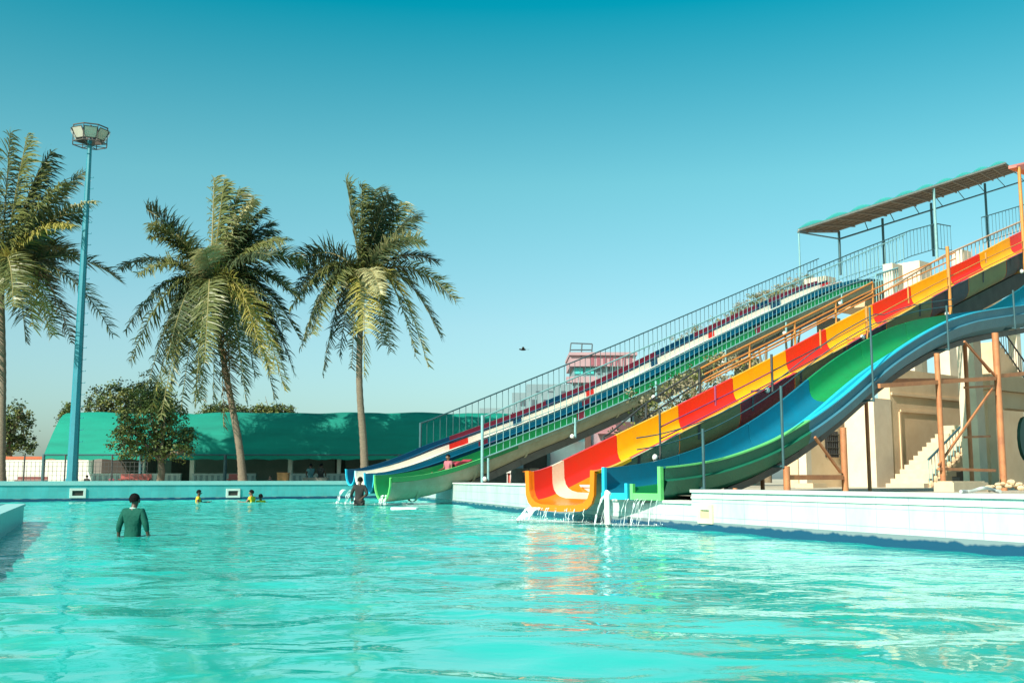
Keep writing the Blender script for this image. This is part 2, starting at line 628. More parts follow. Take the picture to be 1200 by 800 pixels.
mr.inputs[3].default_value, mr.inputs[4].default_value = .12, 1.3
L.new(sy.outputs[1], mr.inputs[0])
mm1 = N.new('ShaderNodeMath')
mm1.operation = 'MULTIPLY'
L.new(mr.outputs[0], mm1.inputs[0])
mr2 = N.new('ShaderNodeMapRange')
mr2.inputs[1].default_value, mr2.inputs[2].default_value = .35, .65
mr2.inputs[3].default_value, mr2.inputs[4].default_value = .35, 1.1
L.new(n4.outputs[0], mr2.inputs[0])
L.new(mr2.outputs[0], mm1.inputs[1])
mm2 = N.new('ShaderNodeMath')
mm2.operation = 'MULTIPLY_ADD'
L.new(n3.outputs[0], mm2.inputs[0])
L.new(mm1.outputs[0], mm2.inputs[1])
L.new(n2.outputs[0], mm2.inputs[2])
L.new(mm2.outputs[0], bp.inputs['Height'])
L.new(bp.outputs[0], b.inputs['Normal'])
me.materials.append(wm)
wo = bpy.data.objects.new('pool_water', me)
col.objects.link(wo)
tag(wo, kind='structure')
# the pool's floor under the opaque-looking water is left to the water body itself


def pool_wall(name, label, pts, z1s, zc, body, cope, th=.45, band=.16, base=None):
    """pts: face line; z1s: top z per segment; coping zc deep; a dark waterline tile band below"""
    t = thing(name, base or pts[0], label, 'pool wall')
    mb, mc, ml = MB(), MB(), MB()
    run = 0
    for i in range(len(pts) - 1):
        a, c = Vector(pts[i]), Vector(pts[i + 1])
        d = (c - a).normalized()
        n = Vector((d.y, -d.x, 0))      # points to the deck side
        if n.dot(Vector((-4, 20, 0)) - a) > 0:
            n = -n
        ln = (c - a).length
        zt = z1s[i]

        def quad(m, off, za, zb, mi=0):
            p = [a - n * off, c - n * off]
            m.face([p[0] + UP * za, p[1] + UP * za, p[1] + UP * zb, p[0] + UP * zb], mi,
                   uv=[(run, za), (run + ln, za), (run + ln, zb), (run, zb)])
        quad(mb, 0, -.4, zt - zc)
        mb.face([a + UP * -.4, a + n * th + UP * -.4, a + n * th + UP * (zt - zc), a + UP * (zt - zc)], 0, uv=[(0, 0), (th, 0), (th, zt), (0, zt)])
        mb.face([c + UP * -.4, c + n * th + UP * -.4, c + n * th + UP * (zt - zc), c + UP * (zt - zc)], 0, uv=[(0, 0), (th, 0), (th, zt), (0, zt)])
        mb.face([a + n * th + UP * -.4, c + n * th + UP * -.4, c + n * th + UP * (zt - zc), a + n * th + UP * (zt - zc)], 0, uv=[(0, 0), (ln, 0), (ln, zt), (0, zt)])
        o = .035
        q = [a - n * o, c - n * o, c + n * (th + .04), a + n * (th + .04)]
        mc.hexa([k + UP * (zt - zc + .002) for k in q] + [k + UP * zt for k in q])
        quad(ml, .012, -.4, band)
        ml.face([a - n * .012 + UP * band, c - n * .012 + UP * band, c + UP * band, a + UP * band])
        run += ln
    mb.build('tiled_face', body, t)
    mc.build('coping', cope, t)
    ml.build('waterline_band', 'wline', t)
    return t


def skimmer(parent, c, d, wd, ht, frame, hole_m):
    """framed inlet set in a wall face; d along the wall, c centre on the face"""
    d = Vector(d).normalized()
    n = Vector((d.y, -d.x, 0))
    if n.dot(CAM - c) < 0:
        n = -n
    m = MB()
    f = .09
    for s in (-1, 1):
        m.bar(c + d * s * (wd / 2 + f / 2) - UP * (ht / 2 + f) + n * .01, c + d * s * (wd / 2 + f / 2) + UP * (ht / 2 + f) + n * .01, f, .06, up=n)
        m.bar(c - d * wd / 2 + UP * s * (ht / 2 + f / 2) + n * .01, c + d * wd / 2 + UP * s * (ht / 2 + f / 2) + n * .01, .06, f)
    fr = m.build('skimmer_frame', frame, parent)
    h = MB()
    q = [c - d * wd / 2 - UP * ht / 2, c + d * wd / 2 - UP * ht / 2, c + d * wd / 2 + UP * ht / 2, c - d * wd / 2 + UP * ht / 2]
    h.face([k + n * .006 for k in q])
    h.build('inlet_opening', hole_m, fr)
    return fr


fw = pool_wall('pool_wall', 'long turquoise pool wall with pale coping below the palms and green shade', [LW0, LW1], [.80], .17, 'wall_teal', 'cope_teal', band=.12)
dl = (LW1 - LW0).normalized()
for px in (91, 273):
    r = ray(px, 577.5)
    n = Vector((dl.y, -dl.x, 0))
    t = (LW0 - CAM).dot(n) / r.dot(n)
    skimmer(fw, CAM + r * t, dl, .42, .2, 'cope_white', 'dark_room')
# the slide side: three heights, lowest where the two near slides end
A, B1, B0 = Vector((1.75, 21.9, 0)), Vector((-1.72, 36.1, 0)), Vector((5.85, 12.4, 0))
dBA = (B1 - A).normalized()
dAB0 = (B0 - A).normalized()
S1 = A + dBA * .35
S2 = atZ(815, 621, 0)
S2 = A + dAB0 * (S2 - A).dot(dAB0)
rw = pool_wall('pool_wall', 'white tiled pool wall under the slide ends, stepping down then up to the right',
               [LW1, B1, S1, A, S2, B0, Vector((7.9, 7.6, 0)), Vector((9.2, -8, 0))],
               [.76, .76, .50, .50, .70, .70, .70], .05, 'wall_white', 'cope_white', th=.7)
rib = MB()
for za in (.565,):
    for a, c in ((S2, B0), (B0, Vector((7.9, 7.6, 0)))):
        d = (c - a).normalized()
        n = Vector((-d.y, d.x, 0))
        if n.dot(CAM - a) < 0:
            n = -n
        rib.bar(a + n * .004 + UP * za, c + n * .004 + UP * za, .03, .03)
rib.build('ledge_moulding', 'cope_white', rw)
r = ray(828, 602)
n = Vector((dAB0.y, -dAB0.x, 0))
skimmer(rw, CAM + r * ((A - CAM).dot(n) / r.dot(n)), dAB0, .26, .14, mat('frame_cream', (.72, .64, .48), .5), mat('inlet_cream', (.6, .48, .3), .6))
r = ray(627, 583)
n = Vector((dBA.y, -dBA.x, 0))
skimmer(rw, CAM + r * ((A - CAM).dot(n) / r.dot(n)), dBA, .5, .16, 'white_paint', mat('inlet_cream', (.6, .48, .3), .6))

# small wading basin wall at the left edge
KC = atZ(27, 612, 0)
kd = (atZ(0, 630.5, 0) - KC).normalized()
k2 = Vector((-.93, .25, 0)).normalized()
kt = thing('basin_wall', KC, 'low turquoise basin wall with a white rim jutting in at the left edge of the photo', 'pool wall')
m = MB()
th = .3
kn = Vector((kd.y, -kd.x, 0))
if kn.x > 0:
    kn = -kn
e1 = KC + kd * 14
q = [KC, e1, e1 + kn * th, KC + kn * th]
m.hexa([p - UP * .4 for p in q] + [p + UP * .33 for p in q])
e2 = KC + k2 * 12
q = [KC + kn * th, KC + k2 * .3 + kn * th, e2 + kn * 0 + kd * .3, e2]
kk = Vector((-k2.y, k2.x, 0))
if kk.dot(kd) < 0:
    kk = -kk
q = [KC + kn * .3, e2, e2 + kk * th, KC + kn * .3 + kk * th]
m.hexa([p - UP * .4 for p in q] + [p + UP * .328 for p in q])
m.build('tiled_face', 'wall_teal_plain' if 'wall_teal_plain' in M else mat('basin_turquoise', (.10, .46, .48), .4, (.08, .38, .41), 3, .4), kt)
m = MB()
for a, c, nn in ((KC, e1, kn), (KC + kn * .3, e2, kk)):
    q = [a - nn * .03, c - nn * .03, c + nn * (th + .03), a + nn * (th + .03)]
    off = 0 if a == KC else .002
    m.hexa([p + UP * (.332 + off) for p in q] + [p + UP * (.38 + off) for p in q])
m.build('coping', 'cope_teal', kt)

# ------------------------------------------------------------------ slides
def section(wd, dp, n=9, lip=.07, pw=2.6):
    """U profile from the near lip over the floor to the far lip: (across, below rim)"""
    pts = [(-lip, 0)]
    for i in range(n + 1):
        a = math.pi * i / n
        cx, sx = math.cos(a), math.sin(a)
        x = wd / 2 - math.copysign(abs(cx) ** (2 / pw), cx) * wd / 2
        pts.append((x, -dp * abs(sx) ** (2 / pw)))
    pts.append((wd + lip, 0))
    return pts


def sweep_trough(mb, P0, off, wd, dp, zf, s0, s1, ds, mi_in, mi_out, t=.035, raise_=0.0, n=10, lip=.07, pw=2.6, mi_rim=None):
    """inner skin, outer skin and rims of a fibreglass trough between s0 and s1"""
    dpf = dp if callable(dp) else (lambda s_: dp)
    sec = section(wd, 1.0, n, lip, pw)
    k = max(1, int((s1 - s0) / ds + .5))
    inn, out = [], []
    cx = wd / 2
    for i in range(k + 1):
        s = s0 + (s1 - s0) * i / k
        z = zf(s)
        ri, ro = [], []
        dp_ = dpf(s)
        for (x, d0_) in sec:
            d = d0_ * dp_
            xo = cx + (x - cx) * (1 + 2 * t / wd)
            zr = raise_ * (x + off)
            base = P0 + U * s + V * (off + x)
            ri.append(Vector((base.x, base.y, z + d + zr)))
            b2 = P0 + U * s + V * (off + xo)
            ro.append(Vector((b2.x, b2.y, z + d * (1 + t / dp_) - .012 + zr)))
        inn.append(ri)
        out.append(ro)
    mfun = None if not callable(mi_in) else (lambda a, c: mi_in(s0 + (s1 - s0) * (a + .5) / k, c))
    mb.grid(inn, 0 if mfun else mi_in, mfun=mfun)
    mfo = None if not callable(mi_out) else (lambda a, c: mi_out(s0 + (s1 - s0) * (a + .5) / k, c))
    mb.grid(out, 0 if mfo else mi_out, mfun=mfo)
    for e in (0, -1):      # end edges
        rim = mi_rim if mi_rim is not None else (mi_in if not callable(mi_in) else 0)
        mb.grid([inn[e], out[e]], rim)
    for e in (0, -1):      # lips' outer edges
        mb.grid([[r[e] for r in inn], [r[e] for r in out]], mi_out if not callable(mi_out) else mi_out(s0, 0))


def end_rim(P0, off, wd, dp, zf, s, raise_=0.0, pw=2.6, fw=.055, proud=.05, lip=.07):
    """bright front flange round a trough's mouth"""
    m = MB()
    sec = section(wd, dp, 10, lip, pw)
    cx = wd / 2
    rows = []
    for (x, d) in sec:
        zr = raise_ * (x + off)
        xo = cx + (x - cx) * (1 + 2 * fw / wd)
        a = P0 + U * (s - proud) + V * (off + x)
        b2 = P0 + U * (s - proud) + V * (off + xo)
        z = zf(s)
        p1 = Vector((a.x, a.y, z + d + zr + .004))
        p2 = Vector((b2.x, b2.y, z + d * (1 + fw / dp) + zr - .004))
        if abs(d) < 1e-6:
            p1.z += .012
        rows.append([p1, p2, p2 + U * (proud + .01), p1 + U * (proud + .01)])
    m.grid(rows, 0, closed=True)
    m.face(rows[0][::-1])
    m.face(rows[-1])
    return m


def railing(root, P, off, top, bot, s_list, posts, r_top=.028, r_b=.013, mids=(), mtl='teal_dark', name='railing', bal='baluster', mtl_low=None):
    """top(s), bot(s): heights; balusters as sub-parts sharing one unit mesh"""
    m = MB()
    ss = [s_list[0] + (s_list[1] - s_list[0]) * i / 60 for i in range(61)]

    def P3(s, z):
        q = P + U * s + V * off
        return Vector((q.x, q.y, z))
    m.tube([P3(s, top(s)) for s in ss], r_top, 8)
    for fz in mids:
        m.tube([P3(s, bot(s) + fz) for s in ss], .018, 6)
    m.tube([P3(s, bot(s)) for s in ss], .03, 6)
    rl = m.build(name, mtl, root, smooth=True, autosmooth=50)
    ub = MB()
    ub.tube([(0, 0, 0), (0, 0, 1)], r_b, 6)
    src = None
    base = Vector(root['_base'])
    s = s_list[0]
    while s < s_list[1] - .05:
        z0, z1 = bot(s), top(s)
        if src is None:
            src = ub.build(bal, mtl, rl, smooth=True, autosmooth=50)
            o = src
            for vtx in src.data.vertices:
                vtx.co += base
        else:
            o = src.copy()
            col.objects.link(o)
            o.parent = rl
        o.location = P3(s, z0) - base
        o.scale = (1, 1, z1 - z0)
        s += s_list[2]
    for (s, za, zb, r) in posts:
        pm = MB()
        pm.tube([P3(s, za), P3(s, zb)], r, 8)
        pm.build('post', mtl_low or mtl, rl, smooth=True, autosmooth=50)
    return rl


# ---- slide A: four lanes on the left
PA = atY(458, 560.7, 35.8)
PA = Vector((PA.x, PA.y, 0))
zA = smoothed([(-1, .90), (0, .90), (1.11, .97), (2.19, 1.15), (3.31, 1.44), (4.3, 1.74), (8.47, 3.05), (12.66, 4.52), (17.73, 6.58), (22.5, 8.45), (27.6, 10.35), (31, 11.35), (33, 11.5)], .8)
TILT = lambda s: .15 * min(1, max(0, (s - .5) / 3))
LW = .75
sA = thing('water_slide', PA + UP * .6, 'long straight slide with four lanes, maroon, cream, blue and green, behind a tall barred railing', 'water slide')


def zA_t(s, off=0):
    return zA(s)


def laneA(off, wd, inn, out, mats, s0, s1, dp=.62, rim='lime'):
    def zf(s):
        return zA(s) + TILT(s) * off
    m = MB()
    sweep_trough(m, PA, off, wd - .06, dp, zf, s0, s1, .45, inn, out, t=.03, lip=.03, pw=2.2, raise_=.1)
    m.build('lane', mats, sA, smooth=True, autosmooth=55)
    end_rim(PA, off, wd - .06, dp(s0) if callable(dp) else dp, zf, s0, pw=2.2, fw=.04, lip=.03, raise_=.1).build('lane_mouth', rim, sA)


def seg(lst):
    def f(s, c):
        for a, b2, mi in lst:
            if a <= s < b2:
                return mi
        return 0
    return f


DPA = smoothed([(0, .8), (2.5, .8), (6.5, .58), (40, .58)], .8)
laneA(0, 1.0, seg([(9.6, 10.0, 2), (21.0, 21.5, 2)]), 1, ['green', 'shell_grey', 'maroon'], 0, 32.4, DPA, 'lime')
laneA(1.0, .62, seg([(4.9, 5.6, 1), (10.5, 10.9, 1), (23.2, 23.7, 2)]), 2, ['blue', 'maroon', 'deep_blue'], 0, 32.4, .62, 'cyan')
laneA(1.62, .75, seg([(4.3, 5.2, 1), (7.2, 7.9, 2), (11.2, 11.9, 1), (15.3, 15.9, 2), (19.2, 19.9, 1), (24.4, 25, 2), (29, 29.5, 1)]), 0, ['cream', 'red', 'deep_blue'], .1, 29.7, .5, 'white_paint')
laneA(2.37, .63, seg([(0, 4.6, 1), (9.5, 10.3, 1), (16.5, 19, 1), (24, 24.8, 1)]), 1, ['maroon', 'deep_blue'], .1, 29.5, .5, 'cyan')
LW = 1.0
m = MB()
rows = []
for i in range(70):
    s = i * .46
    q = PA + U * s + UP * zA(s)
    rows.append([q + V * .02 + UP * .015, q - V * .07 + UP * .015, q - V * .075 - UP * .14, q - V * .03 - UP * .15])
m.grid(rows, mfun=lambda a, c: 0 if c < 1 else (2 if a > 11 else 1))
m.build('rim_strip', ['lime', 'green', 'shell_grey'], sA)
# grey flank panel below the near lane, then the main beam
for off in (.35, 2.5):
    m2 = MB()
    pts = [PA + U * s + V * off + UP * (zA(s) - DPA(s) - .18 + TILT(s) * off) for s in [3.6 + i * 1.15 for i in range(26)]]
    for a, c in zip(pts, pts[1:]):
        m2.bar(a, c + (c - a) * .03, .20, .27)
    m2.build('main_beam', 'dark_beam', sA)
m = MB()
for s in [1.2 + 2.45 * i for i in range(13)]:       # ribs where the shell's sections are bolted together
    z = zA(s)
    sec = section(LW - .06, DPA(s) + .04, 10, .05, 2.2)
    pts = []
    for (x, d) in sec:
        q = PA + U * s + V * (x * 1.03 - .02)
        pts.append(Vector((q.x, q.y, z + d * 1.06 - .01)))
    rows = [[p - U * .05, p + U * .05] for p in pts]
    m.grid(rows)
m.build('joint_flange', 'shell_grey', sA)
# hangers from the rim down to the beam
for px, ya, yb in ((572, 537, 563), (674, 490, 513), (768.6, 447, 467), (850, 410, 426), (921, 378, 392), (986, 345, 357)):
    Pn = PA - V * .12
    s, za = onp(px, ya, Pn)
    s2, zb = onp(px, yb, Pn)
    m = MB()
    q = Pn + U * s
    m.tube([(q.x, q.y, zb), (q.x, q.y, za + .02)], .05, 8)
    m.tube([(q.x, q.y, zb + .06), tuple(q + V * .5 + UP * (zb + .06))], .05, 6)
    hg = m.build('hanger', 'teal_pipe', sA, smooth=True, autosmooth=50)
    m = MB()
    c = q - V * .02 - U * .18
    m.ball((c.x, c.y, zb + .06), .09, 8, 6)
    m.build('clamp_cap', 'white_paint', hg, smooth=True)
# railings: near one stands on the near rim, far one on the far rim
ztN = smoothed([(2, 2.5), (3.92, 3.10), (10.67, 5.62), (27.39, 11.89), (34.0, 14.4), (37, 15.3)], .4)
Pr = PA - V * .10
q0 = onp(566, 488, Pr)
post0 = onp(568, 564, Pr)
railing(sA, PA, -.10, ztN, lambda s: zA(s) + .02, (q0[0], 33.4, .315), [(q0[0] - .03, .6, q0[1] + .05, .055)], mids=(.32, .78), mtl='teal_pipe', name='near_railing')
ztF = smoothed([(3.3, 2.92), (13.76, 6.74), (29.82, 12.83)], .3)
railing(sA, PA, 3.08, ztF, lambda s: zA(s) + .46, (3.35, 29.9, .31), [(3.36, .6, 2.98, .05)], mtl='teal_dark', name='far_railing')
# supporting concrete columns below slide A
for s in (7, 14, 21, 28):
    m = MB()
    q = PA + U * s + V * 1.0
    m.ubox(q, .5, 1.1, .4, zA(s) - 1.3)
    m.build('support_column', 'concrete', sA)

# ---- slide B: single red and yellow chute in the middle
PB = atY(694, 553, 21)
PB = Vector((PB.x, PB.y, 0))
WB, DB = 1.82, .68
zB = smoothed([(-1, 1.01), (0, 1.02), (.45, 1.09), (.95, 1.28), (2.4, 1.80), (4.5, 2.55), (6.7, 3.38), (9.1, 4.29), (10.8, 4.97), (13.4, 5.97), (16.2, 7.0), (19.6, 8.2), (22.4, 9.3), (27, 11.0)], .35)
sB = thing('water_slide', PB + UP * .5, 'wide straight slide of alternating red and yellow sections ending in an orange mouth', 'water slide')
cuts = [0, 2.58, 4.68, 6.77, 9.04, 10.95, 13.4, 15.6, 18.1, 20.2, 22.5, 24.6, 26.8]
for i, (a, c) in enumerate(zip(cuts, cuts[1:])):
    even = i % 2 == 0
    m = MB()
    mats = ['red', 'shell_crimson' if i < 3 else 'shell_dark'] if even else ['yellow', 'shell_ochre']
    if i == 0:
        mats = ['red', 'shell_grey', 'orange', 'glint']
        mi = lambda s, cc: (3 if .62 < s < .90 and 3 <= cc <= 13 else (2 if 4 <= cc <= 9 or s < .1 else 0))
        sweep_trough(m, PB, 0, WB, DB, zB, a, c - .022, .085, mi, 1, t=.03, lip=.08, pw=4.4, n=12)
    else:
        mats = mats + ['orange'] if even else mats
        sweep_trough(m, PB, 0, WB, DB, zB, a, c - .022, .3, (lambda s, cc: 2 if 4 <= cc <= 9 else 0) if even else 0, 1, t=.03, lip=.08, pw=4.4, n=12)
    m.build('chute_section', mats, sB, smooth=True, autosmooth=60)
    if i:
        end = MB()
end_rim(PB, 0, WB, DB, zB, 0, pw=4.4, fw=.12, proud=.06, lip=.08).build('chute_mouth', 'orange', sB)
m = MB()        # yellow flat top on the near side of the mouth
rows = []
for i in range(14):
    s = .0 + i * .075
    z = zB(s)
    q = PB + U * s
    rows.append([Vector((q.x, q.y, z + .015)) - V * .02, Vector((q.x, q.y, z + .015)) - V * .13, Vector((q.x, q.y, z - .05)) - V * .13])
m.grid(rows)
m.build('rim_cover', 'yellow', sB)
for off in (.4, 1.5):
    m = MB()
    pts = [PB + U * s + V * off + UP * (zB(s) - DB - .33) for s in [2.6 + i * .95 for i in range(25)]]
    for a, c in zip(pts, pts[1:]):
        m.bar(a, c + (c - a) * .03, .2, .5)
    m.build('main_beam', 'dark_beam', sB)
m = MB()
for s in [1.3 + 1.9 * i for i in range(13)]:
    z = zB(s)
    pts = []
    for (x, d) in section(WB, DB + .03, 12, .06, 3.2):
        q = PB + U * s + V * (WB / 2 + (x - WB / 2) * 1.05)
        pts.append(Vector((q.x, q.y, z + d * 1.05 - .02)))
    m.grid([[p - U * .04, p + U * .04] for p in pts])
m.build('joint_flange', 'shell_dark', sB)
for s in (4.2, 24):
    m = MB()
    q = PB + U * s + V * .55
    m.ubox(q, .35, .7, .4, zB(s) - DB - .55)
    m.build('support_column', 'concrete', sB)
# side guard on the near edge: short posts with two rails, grey below and orange above
PG = PB - V * .16
gp = []
for px, ya, yb, mt, r in ((773, 480, 538, 'grey_dark', .024), (838, 452, 475, 'mauve_pipe', .024), (904, 415, 459, 'grey_dark', .03), (961, 386, 408, 'orange_pipe', .024),
                          (1015, 359, 397, 'orange_pipe', .034), (1064, 337, 355, 'orange_pipe', .024), (1110, 289, 369, 'orange_pipe', .05), (1155, 296, 308, 'orange_pipe', .024), (1194, 196, 318, 'orange_pipe', .055)):
    s, za = onp(px, ya, PG)
    s2, zb = onp(px + (2 if yb - ya > 30 else 0), yb, PG)
    q = PG + U * s
    m = MB()
    m.tube([(q.x, q.y, zb), (q.x, q.y, za)], r, 8)
    if yb - ya > 30:
        m.tube([(q.x, q.y, zb + .05), tuple(q + V * .6 + UP * (zb + .05))], r * .9, 8)
        m.ball((q.x - .12, q.y, zb + .04), .07, 8, 6, 1)
    m.build('guard_post', [mt, 'white_paint'], sB, smooth=True, autosmooth=50)
    gp.append(s)
for (a, c, mt) in ((gp[0], gp[2], 'mauve_pipe'), (gp[2], gp[3], 'grey_dark'), (gp[3], gp[8] + 2.5, 'orange_pipe')):
    for dz in (.16, .40):
        m = MB()
        pts = [PG + U * (a + (c - a) * i / 20) + UP * (zB(a + (c - a) * i / 20) + dz - .05) for i in range(21)]
        m.tube(pts, .016, 6)
        m.build('guard_rail', mt, sB, smooth=True)

# ---- slide C: near wavy two-lane slide in blue and green
PC = atY(776, 548, 19.6)
PC = Vector((PC.x, PC.y, 0))
WC, DC = 1.5, .56
zC = smoothed([(-1, 1.075), (0, 1.08), (1.15, 1.185), (1.57, 1.245), (2.08, 1.34), (3.19, 1.61), (3.69, 1.78), (4.66, 2.14), (5.48, 2.5), (6.06, 2.78), (7.14, 3.36), (8.12, 3.84), (9.44, 4.38), (10.73, 4.83), (12.08, 5.17), (13.5, 5.42), (15.06, 5.68), (16.08, 5.85), (17.15, 6.25), (18.5, 6.8), (22, 8.4), (25, 9.6)], .45)
sC = thing('water_slide', PC + UP * .5, 'wavy slide of two side by side lanes in blue and green nearest the camera', 'water slide')
ccuts = [0, 2.2, 4.55, 6.9, 9.2, 11.4, 13.6, 15.9, 18.2, 20.5, 22.8]
for i, (a, c) in enumerate(zip(ccuts, ccuts[1:])):
    s_mid = (a + c) / 2
    far_green = 6.4 < s_mid < 13
    near_green = s_mid < 5.6 or s_mid > 17
    mats = ['green' if far_green else 'blue', 'green' if near_green else 'blue', 'shell_green' if near_green else 'shell_blue', 'cyan']
    m = MB()
    sweep_trough(m, PC, 0, WC, DC, zC, a, c - .02, .16, lambda s, cc: (1 if cc <= 5 else 0), 2, t=.03, lip=.06, pw=4.0, n=12)
    m.build('chute_section', mats, sC, smooth=True, autosmooth=60)
    m = MB()         # ridge between the two lanes
    rows = []
    k = max(2, int((c - a) / .2))
    for j in range(k + 1):
        s = a + (c - a) * j / k
        q = PC + U * s + UP * (zC(s) - DC)
        rows.append([q + V * .62 - UP * .01, q + V * .70 + UP * .20, q + V * .80 + UP * .20, q + V * .88 - UP * .01])
    m.grid(rows)
    m.face(rows[0][::-1])
    m.build('lane_divider', 'green' if near_green else 'cyan', sC, smooth=True, autosmooth=40)
    m = MB()         # near rim strip
    rows = []
    for j in range(k + 1):
        s = a + (c - a) * j / k
        q = PC + U * s + UP * (zC(s) + .012)
        rows.append([q + V * .03, q - V * .09, q - V * .09 - UP * .03])
    m.grid(rows)
    m.build('rim_strip', 'lime' if near_green else 'cyan', sC)
    m = MB()         # outer flank: folded lower skirt of the near side
    rows = []
    for j in range(k + 1):
        s = a + (c - a) * j / k
        q = PC + U * s + UP * zC(s)
        rows.append([q - V * .07 - UP * .02, q - V * .05 - UP * .22, q - V * .12 - UP * .25, q - V * .02 - UP * .50, q + V * .25 - UP * .64, q + V * .75 - UP * .66])
    m.grid(rows)
    m.build('flank_panel', 'shell_green' if near_green else 'shell_blue', sC, smooth=True, autosmooth=25)
# mouths
er = MB()
for lo, hi, mtl in ((.84, WC, 'cyan'), (0, .70, 'lime')):
    z = zC(0)
    m = MB()
    a0, a1 = PC + V * lo - U * .05, PC + V * hi - U * .05
    hl, hr = (.56, .56)
    fb = .12
    m.bar(a0 + UP * (z - DC + fb / 2 - .03), a1 + UP * (z - DC + fb / 2 - .03), .06, fb)
    if lo == 0:
        m.bar(a0 + UP * (z - DC - .035), a0 + UP * (z + .015), .09, .07, up=V)
        m.bar(a1 + UP * (z - DC - .03), a1 + UP * (z - DC + .26), .07, .07, up=V)
    else:
        m.bar(a1 - V * .06 + UP * (z - DC - .03), a1 - V * .06 + UP * (z + .015), .07, .07, up=V)
        m.bar(a0 + UP * (z - DC - .03), a0 + UP * (z - DC + .27), .07, .07, up=V)
    m.build('chute_mouth', mtl, sC)
for off in (.3, 1.2):
    m = MB()
    pts = [PC + U * s + V * off + UP * (zC(s) - DC - .17) for s in [2.2 + i * .8 for i in range(25)]]
    for a, c in zip(pts, pts[1:]):
        m.bar(a, c + (c - a) * .03, .10, .14)
    m.build('main_beam', 'dark_beam', sC)
PCn = PC - V * .14
prev = None
cposts = []
for px, ya, yb, mt, r in ((823.5, 502, 574, 'teal_dark', .028), (915, 452, 548, 'teal_dark', .028), (1019, 360, 470, 'teal_dark', .026), (1109, 358, 410, 'teal_dark', .026), (1187, 340, 385, 'teal_dark', .026)):
    s, za = onp(px, ya, PCn)
    s2, zb = onp(px, yb, PCn)
    q = PCn + U * s
    m = MB()
    m.tube([(q.x, q.y, zb), (q.x, q.y, za)], r, 8)
    m.tube([(q.x, q.y, zb + .03), tuple(q + V * .4 + UP * (zb + .03))], r, 8)
    m.build('guard_post', mt, sC, smooth=True, autosmooth=50)
    cposts.append((s, za))
for (sa, za), (sb, zb) in zip(cposts, cposts[1:]):
    for f in (0, .42):
        m = MB()
        a = PCn + U * sa + UP * (za - f * (za - zC(sa)) - .03)
        c = PCn + U * sb + UP * (zb - f * (zb - zC(sb)) - .03)
        pts = []
        for i in range(9):
            s = sa + (sb - sa) * i / 8
            h = (1 - i / 8) * (za - zC(sa)) + i / 8 * (zb - zC(sb))
            pts.append(PCn + V * (.14 + WC + .06) + U * s + UP * (zC(s) + min(h, .55) * (1 - f) - .03))
        m.tube(pts, .014, 6)
        m.build('guard_rail', 'teal_dark', sC, smooth=True)

# ---- walkway with handrails between slides A and B
sW = thing('slide_walkway', PB + V * 2.4 + UP * .6, 'sloping service walkway between the striped and red slides with orange and dark handrails', 'walkway')
PWf = PB + V * (WB + .95)
PWn = PB + V * (WB + .25)
w0 = onp(707, 512, PWf)
line = [onp(x, y, PWf) for x, y in ((707, 514), (757, 472), (820, 432), (958, 364), (1022, 331))]
zW = smoothed(line, .3)
m = MB()
rows = []
for i in range(29):
    s = 8.6 + i * .5
    q = PB + U * s + UP * (zB(s) - .95)
    rows.append([q + V * (WB + .2), q + V * (WB + .95), q + V * (WB + .95) - UP * .14, q + V * (WB + .2) - UP * .14])
m.grid(rows, closed=True)
m.build('ramp', 'concrete', sW)
s820 = onp(820, 432, PWf)[0]
for fz, k in ((0, 0), (.34, 1)):
    for a, c, mt in ((line[0][0], s820, 'grey_dark'), (s820, line[-1][0], 'orange_pipe')):
        m = MB()
        m.tube([PWf + U * (a + (c - a) * i / 20) + UP * (zW(a + (c - a) * i / 20) - fz) for i in range(21)], .03 if mt == 'orange_pipe' else .022, 8)
        m.build('handrail', mt, sW, smooth=True)
for px, ya, yb, mt in ((707, 513, 530, 'grey_dark'), (757, 472, 500, 'grey_dark'), (819.5, 431, 462, 'grey_dark'), (878, 403, 421, 'orange_pipe'), (931, 377, 395, 'orange_pipe'), (979, 354, 372, 'orange_pipe'), (1022, 330, 351, 'orange_pipe')):
    s, za = onp(px, ya, PWf)
    _, zb = onp(px, yb, PWf)
    q = PWf + U * s
    m = MB()
    m.tube([(q.x, q.y, zb - .25), (q.x, q.y, za)], .035, 8)
    m.build('rail_post', mt, sW, smooth=True, autosmooth=50)
s820n = onp(826, 450, PWn)[0]
for fz in (.16, .36):
    m = MB()
    m.tube([PWn + U * (s820n + (19 - s820n) * i / 30) + UP * (zB(s820n + (19 - s820n) * i / 30) + fz) for i in range(31)], .02, 8)
    m.build('handrail', 'orange_pipe', sW, smooth=True)

# ---- canopy over the top of slide A
P1, P2 = PA + V * 3.2, PA + V * 5.6
sR = thing('canopy', P1 + U * 30 + UP * 11, 'long sloping canopy with aqua scalloped sheets on thin posts above the slides', 'canopy')
e1 = [onp(935, 271, P1), onp(1178, 192, P1)]
e2 = [onp(982, 271, P2), onp(1190, 202, P2)]
c4 = [P1 + U * e1[0][0] + UP * e1[0][1], P1 + U * e1[1][0] + UP * e1[1][1], P2 + U * e2[1][0] + UP * e2[1][1], P2 + U * e2[0][0] + UP * e2[0][1]]
m = MB()
m.hexa([p for p in c4] + [p + UP * .12 for p in c4])
m.build('roof_underside', 'tin', sR)
m = MB()
NS = 10
for i in range(NS):
    rows = []
    for j in range(9):
        f = (i + j / 8) / NS
        a = c4[0].lerp(c4[1], f) + UP * (.13 + .20 * math.sin(math.pi * j / 8))
        c = c4[3].lerp(c4[2], f) + UP * (.13 + .20 * math.sin(math.pi * j / 8))
        rows.append([a, c])
    m.grid(rows)
m.build('scalloped_sheet', 'aqua_sheet', sR, smooth=True)
m = MB()
